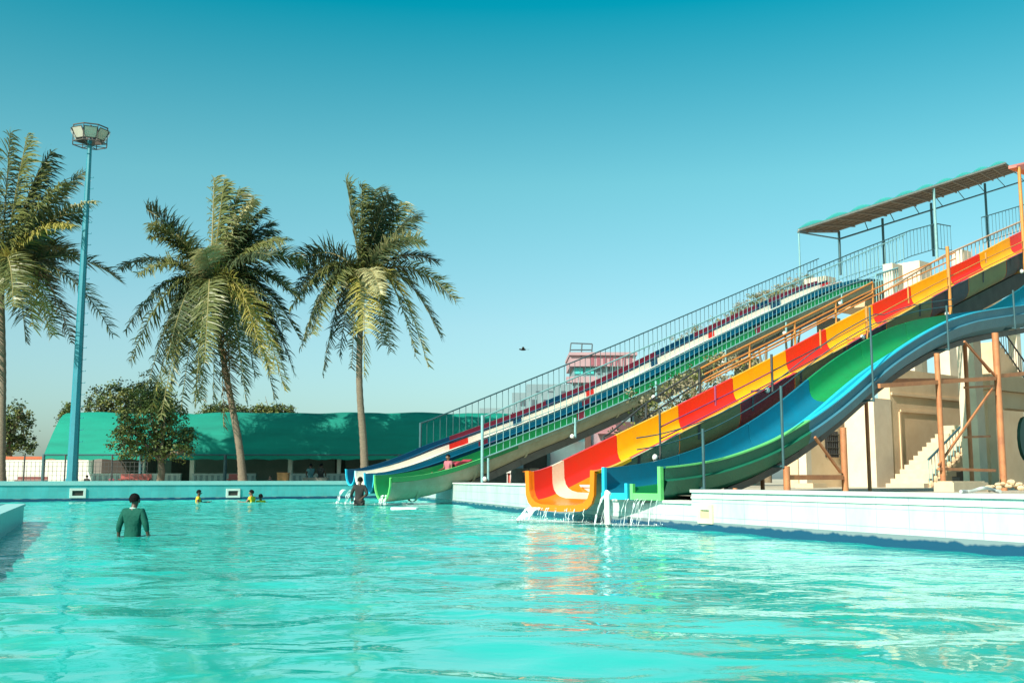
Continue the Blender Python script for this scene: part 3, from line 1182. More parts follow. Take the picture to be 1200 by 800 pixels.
m.bar(c4[0] - V * .05 + UP * .06, c4[1] - V * .05 + UP * .06, .06, .09)
m.bar(c4[3] + V * .05 + UP * .06, c4[2] + V * .05 + UP * .06, .06, .09)
m.build('roof_frame', mat('edge_pale', (.45, .46, .42), .5), sR)
m = MB()
for i in range(14):
    f = i / 13
    m.bar(c4[0].lerp(c4[1], f) - UP * .05, c4[3].lerp(c4[2], f) - UP * .05, .07, .08)
for i in range(1, 5):
    f = i / 5
    m.bar(c4[0].lerp(c4[3], f) - UP * .02, c4[1].lerp(c4[2], f) - UP * .02, .05, .035)
m.build('roof_battens', mat('batten_brown', (.23, .17, .12), .8), sR)
ch = [onp(984, 280, P2), onp(1200, 212, P2)]
m = MB()
ca, cb = P2 + U * ch[0][0] + UP * ch[0][1], P2 + U * ch[1][0] + UP * ch[1][1]
m.tube([ca, cb], .055, 8)
m.tube([c4[0] - UP * .05, ca], .045, 8)
for i in range(9):
    f = i / 8
    m.tube([ca.lerp(cb, f), c4[3].lerp(c4[2], f)], .03, 6)
m.build('lower_chord', 'teal_dark', sR, smooth=True, autosmooth=50)
for px, ya, yb, Pp, mt, r in ((983, 271, 322, P2, 'teal_dark', .08), (1034, 256, 312, P2, 'teal_dark', .08), (1091, 238, 300, P2, 'teal_dark', .085), (1154, 215, 290, P2, 'teal_dark', .085),
                              (936, 272, 335, P1, 'teal_pipe', .045), (1094, 221, 306, P1, 'teal_pipe', .085)):
    s, za = onp(px, ya, Pp)
    s2, zb = onp(px + (yb - ya) * .03, yb, Pp)
    q = Pp + U * s
    m = MB()
    m.tube([(q.x, q.y, zb), (q.x, q.y, za)], r, 8)
    m.build('post', mt, sR, smooth=True, autosmooth=50)

# rails round the upper landing
def fence_run(name, label, P, pts, hgt, mtl, step=.3, r=.02):
    sz = [onp(x, y, P) for x, y in pts]
    zt = smoothed(sz, .01)
    t = thing(name, P + U * sz[0][0] + UP * (sz[0][1] - hgt), label, 'railing')
    m = MB()
    m.tube([P + U * s + UP * z for s, z in sz], r * 1.7, 8)
    m.tube([P + U * s + UP * (z - hgt) for s, z in sz], r * 1.3, 8)
    m.build('rail', mtl, t, smooth=True, autosmooth=50)
    src = None
    base = Vector(t['_base'])
    s = sz[0][0]
    while s <= sz[-1][0] + .01:
        q = P + U * s + UP * (zt(s) - hgt)
        if src is None:
            mb = MB()
            mb.tube([(0, 0, 0), (0, 0, 1)], r * .7, 6)
            o = src = mb.build('baluster', mtl, t, smooth=True, autosmooth=50)
            for vtx in src.data.vertices:
                vtx.co += base
        else:
            o = src.copy()
            col.objects.link(o)
            o.parent = t
        o.location = q - base
        o.scale = (1, 1, hgt)
        s += step
    return t


fence_run('landing_railing', 'slate railing climbing below the canopy behind the top of the striped slide', PA + V * 3.3, [(947, 318), (1000, 296), (1067, 270), (1097, 262), (1114, 265)], 1.6, 'teal_dark', .42)
fence_run('landing_railing', 'pale orange railing beside the white block at the top of the slides', PB + V * 3.0, [(1030, 345), (1105, 300), (1150, 280), (1200, 258)], .9, mat('pipe_pale_orange', (.55, .36, .24), .5), .3)
fence_run('landing_railing', 'slate railing at the right edge under the canopy end', PA + V * 2.2, [(1150, 255), (1200, 240)], 1.7, 'teal_dark', .5)
fence_run('landing_railing', 'short pale teal railing just above the top of the orange handrail', PB + V * 4.2, [(1026, 322), (1052, 314)], .95, 'teal_pipe', .16)

# landing tower at the top
TW = PA + U * 32.3 - V * 3
tw = thing('landing_tower', Vector((TW.x, TW.y, .58)), 'concrete landing platform with white parapet blocks at the top of the slides', 'tower')
m = MB()
m.ubox(TW, 9, 7, 10.3, 10.7)
m.build('platform', 'plaster', tw)
for px, ya, yb, ext in ((1047, 308, 338, .55), (1128, 292, 309, .55)):
    p = atY(px, yb, 50)
    m = MB()
    zt = atY(px, ya, 50).z
    m.ubox(p, .9, .5, 8.5, zt)
    m.build('parapet_block', 'plaster_white', tw)
p = atY(1078, 318, 52)
m = MB()
m.ubox(p, 1.2, 1.4, 8.5, atY(1078, 305, 52).z)
m.build('parapet_block', 'plaster_white', tw)
p = atY(968, 337, 58)
m = MB()
m.ubox(p, 1.0, 1.4, 10.5, atY(968, 323, 58).z)
m.build('parapet_block', 'plaster_white', tw)
for a, c in ((8, .3), (8, 6)):
    m = MB()
    m.ubox(TW + U * a + V * c, .5, .5, .4, 10.3)
    m.build('column', 'plaster_white', tw)
# red roof corner at right edge over slide B
m = MB()
p = onp(1191, 196, PG)
q = PG + U * p[0] + UP * p[1]
m.hexa([q, q + U * 5 - V * .2, q + U * 5 + V * .25, q + V * .25, q + UP * .06 + U * .05, q + U * 5 - V * .2 + UP * 1.6, q + U * 5 + V * .25 + UP * 1.6, q + V * .25 + UP * .1])
m2 = tag(m.build('canopy', mat('sheet_coral', (.55, .17, .14), .6), base=q), 'coral red canopy corner at the right edge on a tall orange post', 'canopy')

# ------------------------------------------------------------------ steel frame and building under slide C
sF = thing('steel_frame', PC + U * 8 + UP * .58, 'rust orange steel posts, beams and braces carrying the wavy slide', 'frame')
PF = PC - V * .16


def fpost(px0, px1, ytop, Pp, r, z0=.4):
    s, zt = onp(px0, ytop, Pp)
    q = Pp + U * s
    m = MB()
    m.tube([(q.x, q.y, z0), (q.x, q.y, min(zt, zC(s) - .6))], r * .78, 10)
    m.build('post', 'rust_steel', sF, smooth=True, autosmooth=50)
    return s


PF2 = PC + V * 1.35
pp = [fpost(1097, 0, 400, PF, .085), fpost(1166, 0, 390, PF, .11), fpost(987, 0, 480, PF, .09), fpost(921, 0, 530, PF, .09),
      fpost(1130, 0, 395, PF2, .075), fpost(1015, 0, 470, PF2, .06), fpost(893, 0, 545, PF2, .06), fpost(861, 0, 556, PF, .06)]


def fbeam(Pp, x0, ya, x1, yb, w=.07, h=.10):
    a, c = onp(x0, ya, Pp), onp(x1, yb, Pp)
    m = MB()
    m.bar(Pp + U * a[0] + UP * a[1], Pp + U * c[0] + UP * c[1], w, h)
    m.build('beam', 'rust_steel', sF)


for args in ((PF, 1030, 452, 1166, 443), (PF2, 1028, 446, 1135, 445), (PF, 1166, 441, 1215, 436), (PF, 921, 559, 987, 559), (PF, 1100, 549, 1166, 551, .06, .07),
             (PF2, 1130, 454, 1166, 452, .05, .06), (PF2, 1130, 512, 1160, 511, .05, .06)):
    fbeam(*args)
for Pp, x0, ya, x1, yb in ((PF, 1100, 545, 1163, 455), (PF2, 1132, 400, 1160, 436), (PF, 955, 512, 985, 553), (PF, 1130, 400, 1166, 440)):
    fbeam(Pp, x0, ya, x1, yb, .045, .05)

def ucorner(px, py, Yd):
    p = atY(px, py, Yd)
    return Vector((p.x, p.y, 0))


def zat(py, Yd, px=1080):
    return atY(px, py, Yd).z


BD = 39.5
c1 = ucorner(1028, 573, BD)
bl = thing('stair_building', c1 + UP * .58, 'cream plastered stair building with white pillars under the wavy slide', 'building')
m = MB()
m.ubox(c1, 1.2, 1.25, .4, zat(466, BD))
m.build('end_pillar', 'plaster_white', bl)
m = MB()
m.ubox(c1 + U * 1.2 + V * .02, 11, .5, .4, zat(433, BD + 1.5))
m.build('back_wall', 'plaster', bl)
m = MB()
zz = zat(462, BD + .6)
m.ubox(c1 + U * 1.25 - V * .045, 8, .08, zz, zz + .1)
m.ubox(c1 + U * 1.75 - V * .03, .09, .06, .6, zat(482, BD + 1))
m.ubox(c1 + U * 1.86 - V * .03, 2.6, .06, zat(482, BD + 1), zat(482, BD + 1) + .09)
m.build('plaster_moulding', 'plaster', bl)
c0 = ucorner(936, 573, BD - .6)
m = MB()
m.ubox(c0, 4.2, .5, .4, zat(474, BD))
m.build('left_wall', 'plaster', bl)
wz0, wz1 = zat(535, BD), zat(504, BD)
wc = c0 - V * .025 + U * 1.75
m = MB()
m.ubox(wc, .85, .03, wz0, wz1)
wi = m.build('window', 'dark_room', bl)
m = MB()
for i in range(7):
    m.bar(wc - V * .03 + U * (.06 + .12 * i) + UP * wz0, wc - V * .03 + U * (.06 + .12 * i) + UP * wz1, .02, .02)
for i in range(4):
    z = wz0 + .12 + i * .24
    m.bar(wc - V * .045 + UP * z, wc - V * .045 + U * .85 + UP * z, .02, .02)
m.build('window_grille', 'grey_dark', wi)
for px, Yd, wu, wd, ytop, nm in ((1150, BD - 2.2, .55, .62, 372, 'column'), (1079, BD + 6, .6, .7, 395, 'column'), (1121, BD + 5, .7, .7, 395, 'column'), (946, BD - 3, .3, .3, 524, 'column')):
    m = MB()
    m.ubox(ucorner(px, 573, Yd), wu, wd, .4, zat(ytop, Yd))
    m.build(nm, 'plaster_white', bl)
m = MB()
m.ubox(ucorner(953, 573, BD - 3.3), .8, .7, .4, zat(566, BD - 3.3))
m.build('plinth', 'plaster', bl)
# right part with dark arched opening
c3 = ucorner(1163, 573, BD - 1)
ZL = zat(476, BD - 1)
ZT = zat(456, BD - 1)
m = MB()
m.ubox(c3, .55, .6, .4, ZL)
m.ubox(c3 + U * .002, 9, .6, ZL, ZT - .01)
m.ubox(c3 - V * .18 - U * .1, 9.2, .6, ZT, ZT + .55)
pts = [(i, ZL - .7 * (1 - math.sin(math.pi / 2 * min(1, i / 1.0)))) for i in [k * .1 for k in range(11)]]
for (a, za), (c, zb) in zip(pts, pts[1:]):
    q = [c3 + V * .02 + U * (.55 + a), c3 + V * .02 + U * (.55 + c)]
    m.hexa([q[0] + UP * za, q[1] + UP * zb, q[1] + UP * zb + V * .4, q[0] + UP * za + V * .4, q[0] + UP * (ZL + .01), q[1] + UP * (ZL + .01), q[1] + UP * (ZL + .01) + V * .4, q[0] + UP * (ZL + .01) + V * .4])
m.build('arched_wall', 'plaster', bl)
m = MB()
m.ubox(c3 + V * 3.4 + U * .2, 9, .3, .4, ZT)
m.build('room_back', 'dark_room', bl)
m = MB()
p = atY(1204, 514, BD + 1.2)
rows = []
for i in range(17):
    a = 2 * math.pi * i / 16
    rows.append([p + U * .6 * math.cos(a) + UP * .85 * math.sin(a), p + V * .12 + U * .6 * math.cos(a) + UP * .85 * math.sin(a)])
m.grid(rows)
m.face([r_[0] for r_ in rows[:-1]])
tag(m.build('round_sign', mat('sign_green', (.01, .11, .085), .5), base=p), 'dark green round sign in the shaded archway at the right edge', 'sign')
# lower staircase
Q = ucorner(1083, 575, BD - 2.2)
st_ = thing('staircase', Q + UP * .58, 'cream white steps with thin teal handrail rising to the right under the wavy slide', 'staircase')
NST, TR, RI = 14, .33, .168
m = MB()
for i in range(NST):
    m.ubox(Q + U * (i * TR), TR - .002, 1.45, .4 + max(0, RI * (i - 2.6)), .56 + RI * (i + 1))
m.build('steps', 'stone_white', st_)
m = MB()
for i in range(1, NST):
    q = Q + U * (i * TR + .08) - V * .05
    m.ball((q.x, q.y, .58 + RI * i - .04), (.09, .09, .13), 6, 5)
m.bar(Q - V * .05 + U * .3 + UP * .52, Q - V * .05 + U * (NST * TR) + UP * (.52 + RI * (NST - 1.1)), .09, .13)
m.build('string_moulding', 'plaster', st_)
hr = MB()
a = Q + U * .35 - V * .02
hr.tube([a + UP * 1.55, a + U * (TR * 12) + UP * (1.55 + RI * 12)], .045, 8)
h1 = hr.build('handrail', 'teal_dark', st_, smooth=True, autosmooth=50)
for i in range(18):
    m = MB()
    q = a + U * TR * .68 * i
    m.tube([q + UP * (.70 + RI * .68 * i), q + UP * (1.55 + RI * .68 * i)], .014, 6)
    m.build('baluster', 'teal_pipe', h1, smooth=True, autosmooth=50)
m = MB()
m.ubox(Q + U * 1.3 + V * .4, 2.0, .6, .4, .95)
m.build('plinth', 'concrete', st_)
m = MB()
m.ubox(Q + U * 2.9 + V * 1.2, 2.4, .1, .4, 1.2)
m.build('under_stair_shade', mat('stair_shade_brown', (.20, .13, .09), .9, (.14, .09, .06), 2, .4), st_)  # dark panel, its brown painted as the shadow below the flight
# upper flight, descending to the right
QD = BD + .8
Q2 = ucorner(1168, 400, QD)
u2 = thing('staircase', Q2 + UP * 4.0, 'upper flight of cream steps going down to the right edge behind the steel frame', 'staircase')
ztop = atY(1168, 400, QD).z
m = MB()
for i in range(12):
    m.ubox(Q2 + U * (i * .32), .318, 1.4, ZT + .56, max(ZT + .7, ztop - .21 * i))
m.build('steps', 'plaster', u2)
m = MB()
e_ = U * 3.8 - UP * (.21 / .32 * 3.8)
m.tube([Q2 + UP * (ztop + .85), Q2 + UP * (ztop + .85) + e_], .035, 8)
m.tube([Q2 + UP * (ztop + .15), Q2 + UP * (ztop + .15) + e_], .03, 8)
h2 = m.build('handrail', 'grey_dark', u2, smooth=True, autosmooth=50)
for i in range(20):
    m = MB()
    q = Q2 + UP * ztop + e_ * (i / 20)
    m.tube([q + UP * .02, q + UP * .85], .013, 6)
    m.build('baluster', 'grey_dark', h2, smooth=True, autosmooth=50)
# things lying on the paving at the right
pl = [ucorner(x, 573, 24.6) for x in (1072,)]
m = MB()
m.ubox(ucorner(1118, 574, 25.3), 1.7, .5, .5, .80)
m.ubox(ucorner(1118, 574, 25.3) + U * .06 + V * .06, 1.58, .38, .80, .83)
tag(m.build('kerb_block', 'stone_white', base=ucorner(1118, 574, 25.3) + UP * .58), 'low cream kerb block between the frame posts beside the staircase', 'kerb')
m = MB()
q = ucorner(1186, 572, 24.5)
for i in range(26):
    a = rnd.uniform(0, 6.28)
    rr = rnd.uniform(0, .5)
    m.ball((q.x + math.cos(a) * rr * 1.3, q.y + math.sin(a) * rr * .5, .62 + .13 * (1 - rr / .5) + rnd.uniform(0, .08)), (rnd.uniform(.05, .12), rnd.uniform(.05, .1), rnd.uniform(.03, .07)), 6, 4)
tag(m.build('rubble_heap', 'plaster', base=q + UP * .58), 'small heap of pale rubble by the right edge of the deck', 'rubble', kind='stuff')
m = MB()
pts = []
for i in range(25):
    f = i / 24
    p = atY(1126 + 46 * f, 575.5 - 4.0 * math.sin(math.pi * max(0, f * 1.25 - .25)) ** 2, 13.6 + .15 * math.sin(9 * f))
    pts.append(Vector((p.x, p.y, max(p.z, .72))))
m.tube(pts, .022, 8)
tag(m.build('hose', mat('hose_grey', (.42, .46, .45), .6), base=pts[0], smooth=True, autosmooth=50), 'pale grey hose lying on the white deck edge below the archway', 'hose')

# ------------------------------------------------------------------ water spilling from the slide ends
def spill(label, starts, reach, name='spilling_water'):
    m = MB()
    for (p, v0, r, jit) in starts:
        p = Vector(p)
        T = math.sqrt(max(p.z, .05) * 2 / 9.8)
        pts, rs_ = [], []
        for i in range(9):
            t = T * i / 8 * 1.02
            q = p + v0 * t + Vector((0, 0, -4.9 * t * t))
            q += Vector((rnd.uniform(-1, 1), rnd.uniform(-1, 1), 0)) * jit * (i / 8)
            pts.append(q)
            rs_.append(r * (1 + .5 * math.sin(i * 1.7 + p.x * 9)) * (1 - .35 * i / 8))
        m.tube(pts, rs_, 6)
        for k in range(5):
            a = rnd.uniform(0, 6.28)
            m.ball(pts[-1] + Vector((math.cos(a) * .16, math.sin(a) * .16, rnd.uniform(.01, .1) - pts[-1].z)), rnd.uniform(.003, .011), 5, 4)
        e_ = pts[-1]
        ra = rnd.uniform(.12, .34) * reach
        m.face([(e_.x + ra * 1.5 * math.cos(k * .5236) * rnd.uniform(.6, 1.2), e_.y + ra * math.sin(k * .5236) * rnd.uniform(.6, 1.2), .045 + .004 * rnd.random()) for k in range(12)])
    return tag(m.build(name, 'spill', base=(starts[0][0].x, starts[0][0].y, 0), smooth=True), label, 'water', kind='stuff')


zb = zB(0) - DB - .06
spill('thin white streams of water falling from the orange slide mouth', [(PB - U * .06 + V * (.12 + WB * .9 * rnd.random()) + UP * zb, -U * rnd.uniform(.1, .6), rnd.uniform(.005, .014), .02) for i in range(16)] +
      [(PB - U * .06 + V * (WB * (.80 + .018 * i)) + UP * zb, -U * 1.0 + V * .7, rnd.uniform(.008, .018), .02) for i in range(10)], 1)
zc_ = zC(0) - DC - .02
spill('thin drips of water falling from the green and blue slide mouths', [(PC - U * .07 + V * (.03 + WC * .98 * rnd.random()) + UP * zc_, -U * rnd.uniform(.2, .9), rnd.uniform(.003, .009), .015) for i in range(15)], 1)
zc_ = zA(0) - .83
spill('white splash of water at the foot of the green lane', [(PA - U * .05 + V * (.15 + .4 * rnd.random()) + UP * (zc_ + .25), -U * rnd.uniform(.1, .5), rnd.uniform(.015, .03), .05) for i in range(9)], 1)
spill('white water falling from the far blue lanes by the man in black', [(PA - U * .05 + V * (1.6 + 1.4 * rnd.random()) + UP * (.5), -U * rnd.uniform(.5, 1.2), rnd.uniform(.01, .025), .05) for i in range(14)], 1)
# outlet pipe with its stream under the blue mouth
p = atY(711.5, 577, 20.2)
m = MB()
m.tube([(p.x, p.y, -.2), (p.x, p.y, .62)], .055, 10)
m.tube([(p.x, p.y, .60), (p.x + .03, p.y + .01, .64)], .065, 10)
tag(m.build('outlet_pipe', 'white_paint', base=(p.x, p.y, 0), smooth=True, autosmooth=50), 'white upright pipe standing in the water below the blue slide mouth', 'pipe')
spill('arc of water pouring from the white pipe', [(Vector((p.x - .03, p.y, .58 - .02 * i)), Vector((-.62 - .05 * i, -.2, 0)), .014, .02) for i in range(3)], 1)
# floating foam mat by slide A
p = atZ(474, 596, 0)
m = MB()
poly = []
for i in range(20):
    a = 2 * math.pi * i / 20
    poly.append((p.x + .42 * math.copysign(abs(math.cos(a)) ** .5, math.cos(a)), p.y + .32 * math.copysign(abs(math.sin(a)) ** .5, math.sin(a)) - .15 * math.cos(a)))
m.prism(poly, -.02, .045)
tag(m.build('float_board', 'foam', base=(p.x, p.y, 0)), 'flat white foam board floating beside the green lane mouth', 'float board')


# ------------------------------------------------------------------ people
BASE = dict(pelvis=(0, 0, 0), waist=(0, .01, .16), chest=(0, 0, .36), neck=(0, .01, .53), jaw=(0, .035, .595), skull=(0, .03, .675), crown=(0, .02, .74),
            shL=(-.165, 0, .455), elL=(-.22, -.02, .20), wrL=(-.23, .05, -.02), shR=(.165, 0, .455), elR=(.22, -.02, .20), wrR=(.23, .05, -.02),
            hipL=(-.09, 0, -.06), knL=(-.10, .02, -.46), anL=(-.10, 0, -.84), toL=(-.11, .15, -.88), hipR=(.09, 0, -.06), knR=(.10, .02, -.46), anR=(.10, 0, -.84), toR=(.11, .15, -.88))
RAD = dict(pelvis=(.135, .105), waist=(.118, .09), chest=(.135, .10), neck=(.05, .05), jaw=(.062, .07), skull=(.078, .092), crown=(.05, .06),
           shL=.055, elL=.042, wrL=.030, shR=.055, elR=.042, wrR=.030, hipL=.085, knL=.058, anL=.038, toL=.034, hipR=.085, knR=.058, anR=.038, toR=.034)
EDG = [('pelvis', 'waist'), ('waist', 'chest'), ('chest', 'neck'), ('neck', 'jaw'), ('jaw', 'skull'), ('skull', 'crown'),
       ('chest', 'shL'), ('shL', 'elL'), ('elL', 'wrL'), ('chest', 'shR'), ('shR', 'elR'), ('elR', 'wrR'),
       ('pelvis', 'hipL'), ('hipL', 'knL'), ('knL', 'anL'), ('anL', 'toL'), ('pelvis', 'hipR'), ('hipR', 'knR'), ('knR', 'anR'), ('anR', 'toR')]


def skinned(name, pts, rads, edges, sub=2):
    me = bpy.data.meshes.new(name + '_t')
    keys = list(pts)
    idx = {k: i for i, k in enumerate(keys)}
    me.from_pydata([tuple(pts[k]) for k in keys], [(idx[a], idx[c]) for a, c in edges], [])
    o = bpy.data.objects.new(name + '_t', me)
    col.objects.link(o)
    sk = o.modifiers.new('s', 'SKIN')
    sk.use_smooth_shade = True
    lay = me.skin_vertices[0].data
    for k in keys:
        r = rads[k]
        lay[idx[k]].radius = r if isinstance(r, tuple) else (r, r)
        lay[idx[k]].use_root = (k == keys[0])
    ss = o.modifiers.new('u', 'SUBSURF')
    ss.levels = ss.render_levels = sub
    dg = bpy.context.evaluated_depsgraph_get()
    dg.update()
    out = bpy.data.meshes.new_from_object(o.evaluated_get(dg), depsgraph=dg)
    out.name = name
    bpy.data.objects.remove(o)
    bpy.data.meshes.remove(me)
    return out


def person(label, loc, heading, scale, skin, shirt, pose=None, hair=True, sleeves='long', collar=None, group=None, shirt_name='shirt', legs=True):
    J = {k: Vector(v) for k, v in BASE.items()}
    if pose:
        for k, v in pose.items():
            J[k] = Vector(v)
    rad = dict(RAD)
    edges = list(EDG)
    # hands: palm and five bent fingers each
    for sd in 'LR':
        wr, el = J['wr' + sd], J['el' + sd]
        d = (wr - el).normalized()
        side = d.cross(Vector((0, 1, 0)))
        if side.length < .2:
            side = d.cross(UP)
        side.normalize()
        nrm = side.cross(d)
        palm = wr + d * .065
        J['pa' + sd] = palm
        rad['pa' + sd] = (.033, .02)
        edges.append(('wr' + sd, 'pa' + sd))
        for i in range(4):
            off = (i - 1.5) * .019
            ln = (.062, .072, .068, .052)[i]
            a, b2, c = f'f{i}a' + sd, f'f{i}b' + sd, f'f{i}c' + sd
            J[a] = palm + d * .025 + side * off
            J[b2] = J[a] + d * ln * .55 + nrm * .008
            J[c] = J[b2] + d * ln * .45 + nrm * .022
            rad[a], rad[b2], rad[c] = .0095, .0085, .007
            edges += [('pa' + sd, a), (a, b2), (b2, c)]
        t1, t2 = 't1' + sd, 't2' + sd
        J[t1] = wr + d * .05 + side * .042
        J[t2] = J[t1] + d * .04 + side * .012 + nrm * .01
        rad[t1], rad[t2] = .011, .0085
        edges += [('pa' + sd, t1), (t1, t2)]
    body = skinned('person', J, rad, edges, 2)
    hd = J['skull']
    fw_ = (J['jaw'] - J['neck'])
    # nose, ears and eyes belong to the body's own mesh
    bm = bmesh.new()
    bm.from_mesh(body)

    def addball(c, r, mi):
        res = bmesh.ops.create_uvsphere(bm, u_segments=8, v_segments=6, radius=1)
        for vtx in res['verts']:
            vtx.co = Vector((vtx.co.x * r[0], vtx.co.y * r[1], vtx.co.z * r[2])) + c
            for f in vtx.link_faces:
                f.material_index = mi
                f.smooth = True
    mid = hd.lerp(J['jaw'], .45)
    addball(mid + Vector((0, .098, -.005)), (.013, .02, .024), 0)
    for sx in (-1, 1):
        addball(mid + Vector((sx * .083, .0, .0)), (.012, .022, .032), 0)
        addball(mid + Vector((sx * .031, .083, .022)), (.013, .010, .008), 1)
    addball(J['jaw'] + Vector((0, .082, .004)), (.026, .008, .007), 2)
    bm.to_mesh(body)
    bm.free()
    for mm in (skin, 'white_paint', mat('lips', (.16, .06, .05), .5)):
        body.materials.append(M[mm] if isinstance(mm, str) else mm)
    o = bpy.data.objects.new('person', body)
    col.objects.link(o)
    o.location = loc
    o.rotation_euler = (0, 0, heading)
    o.scale = (scale,) * 3
    tag(o, label, 'person', group)
    if hair:
        hm = MB()
        rows = []
        for i in range(8):
            th_ = i / 7 * 1.0
            row = []
            for k in range(14):
                a = 2 * math.pi * k / 14
                back = .5 - .5 * math.sin(a)      # 1 at the nape, 0 at the brow
                ph = th_ * (1.15 + .95 * back)
                rr = 1 + .05 * noise.noise(Vector((math.cos(a) * 3, math.sin(a) * 3, ph * 3)))
                row.append(hd + Vector((0, -.006, .004)) + Vector((.094 * rr * math.sin(ph + .001) * math.cos(a), .108 * rr * math.sin(ph + .001) * math.sin(a), .105 * rr * math.cos(ph))))
            rows.append(row)
        hm.grid(rows, closed=True)
        ho = hm.build('hair', 'hair', base=(0, 0, 0), smooth=True)
        ho.parent = o
    if shirt:
        sj = {k: J[k] for k in ('pelvis', 'waist', 'chest', 'shL', 'shR')}
        sj['nb'] = J['chest'].lerp(J['neck'], .80)
        sj['hem'] = J['pelvis'] - UP * .07
        sr = dict(pelvis=(.160, .130), waist=(.148, .120), chest=(.166, .134), shL=.075, shR=.075, nb=(.074, .072), hem=(.165, .135))
        se = [('hem', 'pelvis'), ('pelvis', 'waist'), ('waist', 'chest'), ('chest', 'shL'), ('chest', 'shR'), ('chest', 'nb')]
        for sd in 'LR':
            f = 1.0 if sleeves == 'long' else .55
            sj['es' + sd] = J['sh' + sd].lerp(J['el' + sd], f)
            sr['es' + sd] = .056
            se.append(('sh' + sd, 'es' + sd))
            if sleeves == 'long':
                sj['ws' + sd] = J['el' + sd].lerp(J['wr' + sd], .55)
                sr['ws' + sd] = .044
                se.append(('es' + sd, 'ws' + sd))
        sm = skinned('shirt', sj, sr, se, 2)
        sm.materials.append(M[shirt])
        so_ = bpy.data.objects.new(shirt_name, sm)
        col.objects.link(so_)
        so_.parent = o
    pj = {k: J[k] for k in ('pelvis', 'hipL', 'hipR')}
    pr = dict(pelvis=(.15, .122), hipL=.105, hipR=.105)
    pe = [('pelvis', 'hipL'), ('pelvis', 'hipR')]
    for sd in 'LR':
        pj['sk' + sd] = J['hip' + sd].lerp(J['kn' + sd], .85)
        pr['sk' + sd] = .085
        pe.append(('hip' + sd, 'sk' + sd))
    pm_ = skinned('shorts', pj, pr, pe, 2)
    pm_.materials.append(M['shirt_black'])
    po = bpy.data.objects.new('shorts', pm_)
    col.objects.link(po)
    po.parent = o
    if collar:
        cm = MB()
        c = J['chest'].lerp(J['neck'], .80)
        cm.tube([c + Vector((.062 * math.cos(a), .058 * math.sin(a), .012 - .012 * math.sin(a))) for a in [2 * math.pi * k / 14 for k in range(15)]], .013, 6)
        co = cm.build('collar', collar, base=(0, 0, 0), smooth=True)
        co.parent = o
    return o


p = atZ(155, 628, 0)
person('boy in a green long sleeved shirt standing waist deep with his back turned', (p.x, p.y, -.02), R(-4), .87, 'skin_d', 'shirt_green',
       dict(elL=(-.235, -.04, .20), wrL=(-.26, .02, .0), elR=(.255, -.03, .21), wrR=(.285, .03, .02), crown=(.008, .02, .74), jaw=(.012, .05, .595)), collar='collar')
sit = dict(hipL=(-.09, .08, -.05), knL=(-.12, .40, -.02), anL=(-.12, .45, -.40), toL=(-.12, .58, -.44), hipR=(.09, .08, -.05), knR=(.12, .40, -.02), anR=(.12, .45, -.40), toR=(.12, .58, -.44))
p = atZ(232, 588.5, 0)
person('child in a yellow top crouching neck deep by the far wall, arm reaching right', (p.x, p.y, -.26), R(-80), .95, 'skin_d', 'shirt_yellow',
       dict(sit, elL=(-.24, .12, .27), wrL=(-.2, .36, .29), elR=(.25, .02, .24), wrR=(.24, .26, .24)), sleeves='short')
p = atZ(295, 588.5, 0)
person('child in a yellow top facing left in the water near the inlet', (p.x, p.y, -.26), R(75), .95, 'skin', 'shirt_yellow',
       dict(sit, elL=(-.24, .12, .27), wrL=(-.2, .36, .29), elR=(.25, .02, .24), wrR=(.24, .26, .24)), sleeves='short')
p = atZ(303, 588.5, 0) + Vector((0, .35, 0))
person('dark haired child low in the water directly behind the left facing yellow child', (p.x, p.y, -.38), R(40), .9, 'skin_d', 'shirt_yellow', dict(sit), sleeves='short')
p = atZ(421, 592, 0)
person('man in a black shirt standing thigh deep at the slide mouths, back to the camera', (p.x, p.y, .16), R(10), 1.02, 'skin_d', 'shirt_black',
       dict(elL=(-.26, .04, .22), wrL=(-.24, .20, .06), elR=(.25, -.08, .22), wrR=(.10, -.16, .10), jaw=(.02, .06, .595), skull=(.02, .06, .675), crown=(.02, .05, .74)), sleeves='long')
s_, z_ = onp(523, 545, PA + V * .35)
q = PA + V * .36 + U * (s_ + .1)
person('child in a pink top sitting in the green lane, arms on the rim', (q.x, q.y, zA(s_) - .17), R(140), .85, 'skin', 'shirt_pink',
       dict(sit, anL=(-.12, .78, -.06), toL=(-.12, .86, .05), anR=(.12, .78, -.06), toR=(.12, .86, .05), elL=(-.22, .04, .20), wrL=(-.20, .25, .14), elR=(.22, .04, .20), wrR=(.2, .25, .14)), sleeves='short')
s_, z_ = onp(538, 541, PA + V * .35)
m = MB()
pts = [PA + V * .36 + U * (s_ + .12 * i - .3) + UP * (zA(s_ + .12 * i - .3) + .02 + .05 * math.sin(i)) for i in range(7)]
for a, c in zip(pts, pts[1:]):
    m.bar(a, c, .5, .12)
tag(m.build('sliding_mat', mat('mat_maroon', (.36, .035, .06), .7), base=pts[0]), 'maroon sliding mat behind the pink child in the green lane', 'mat')

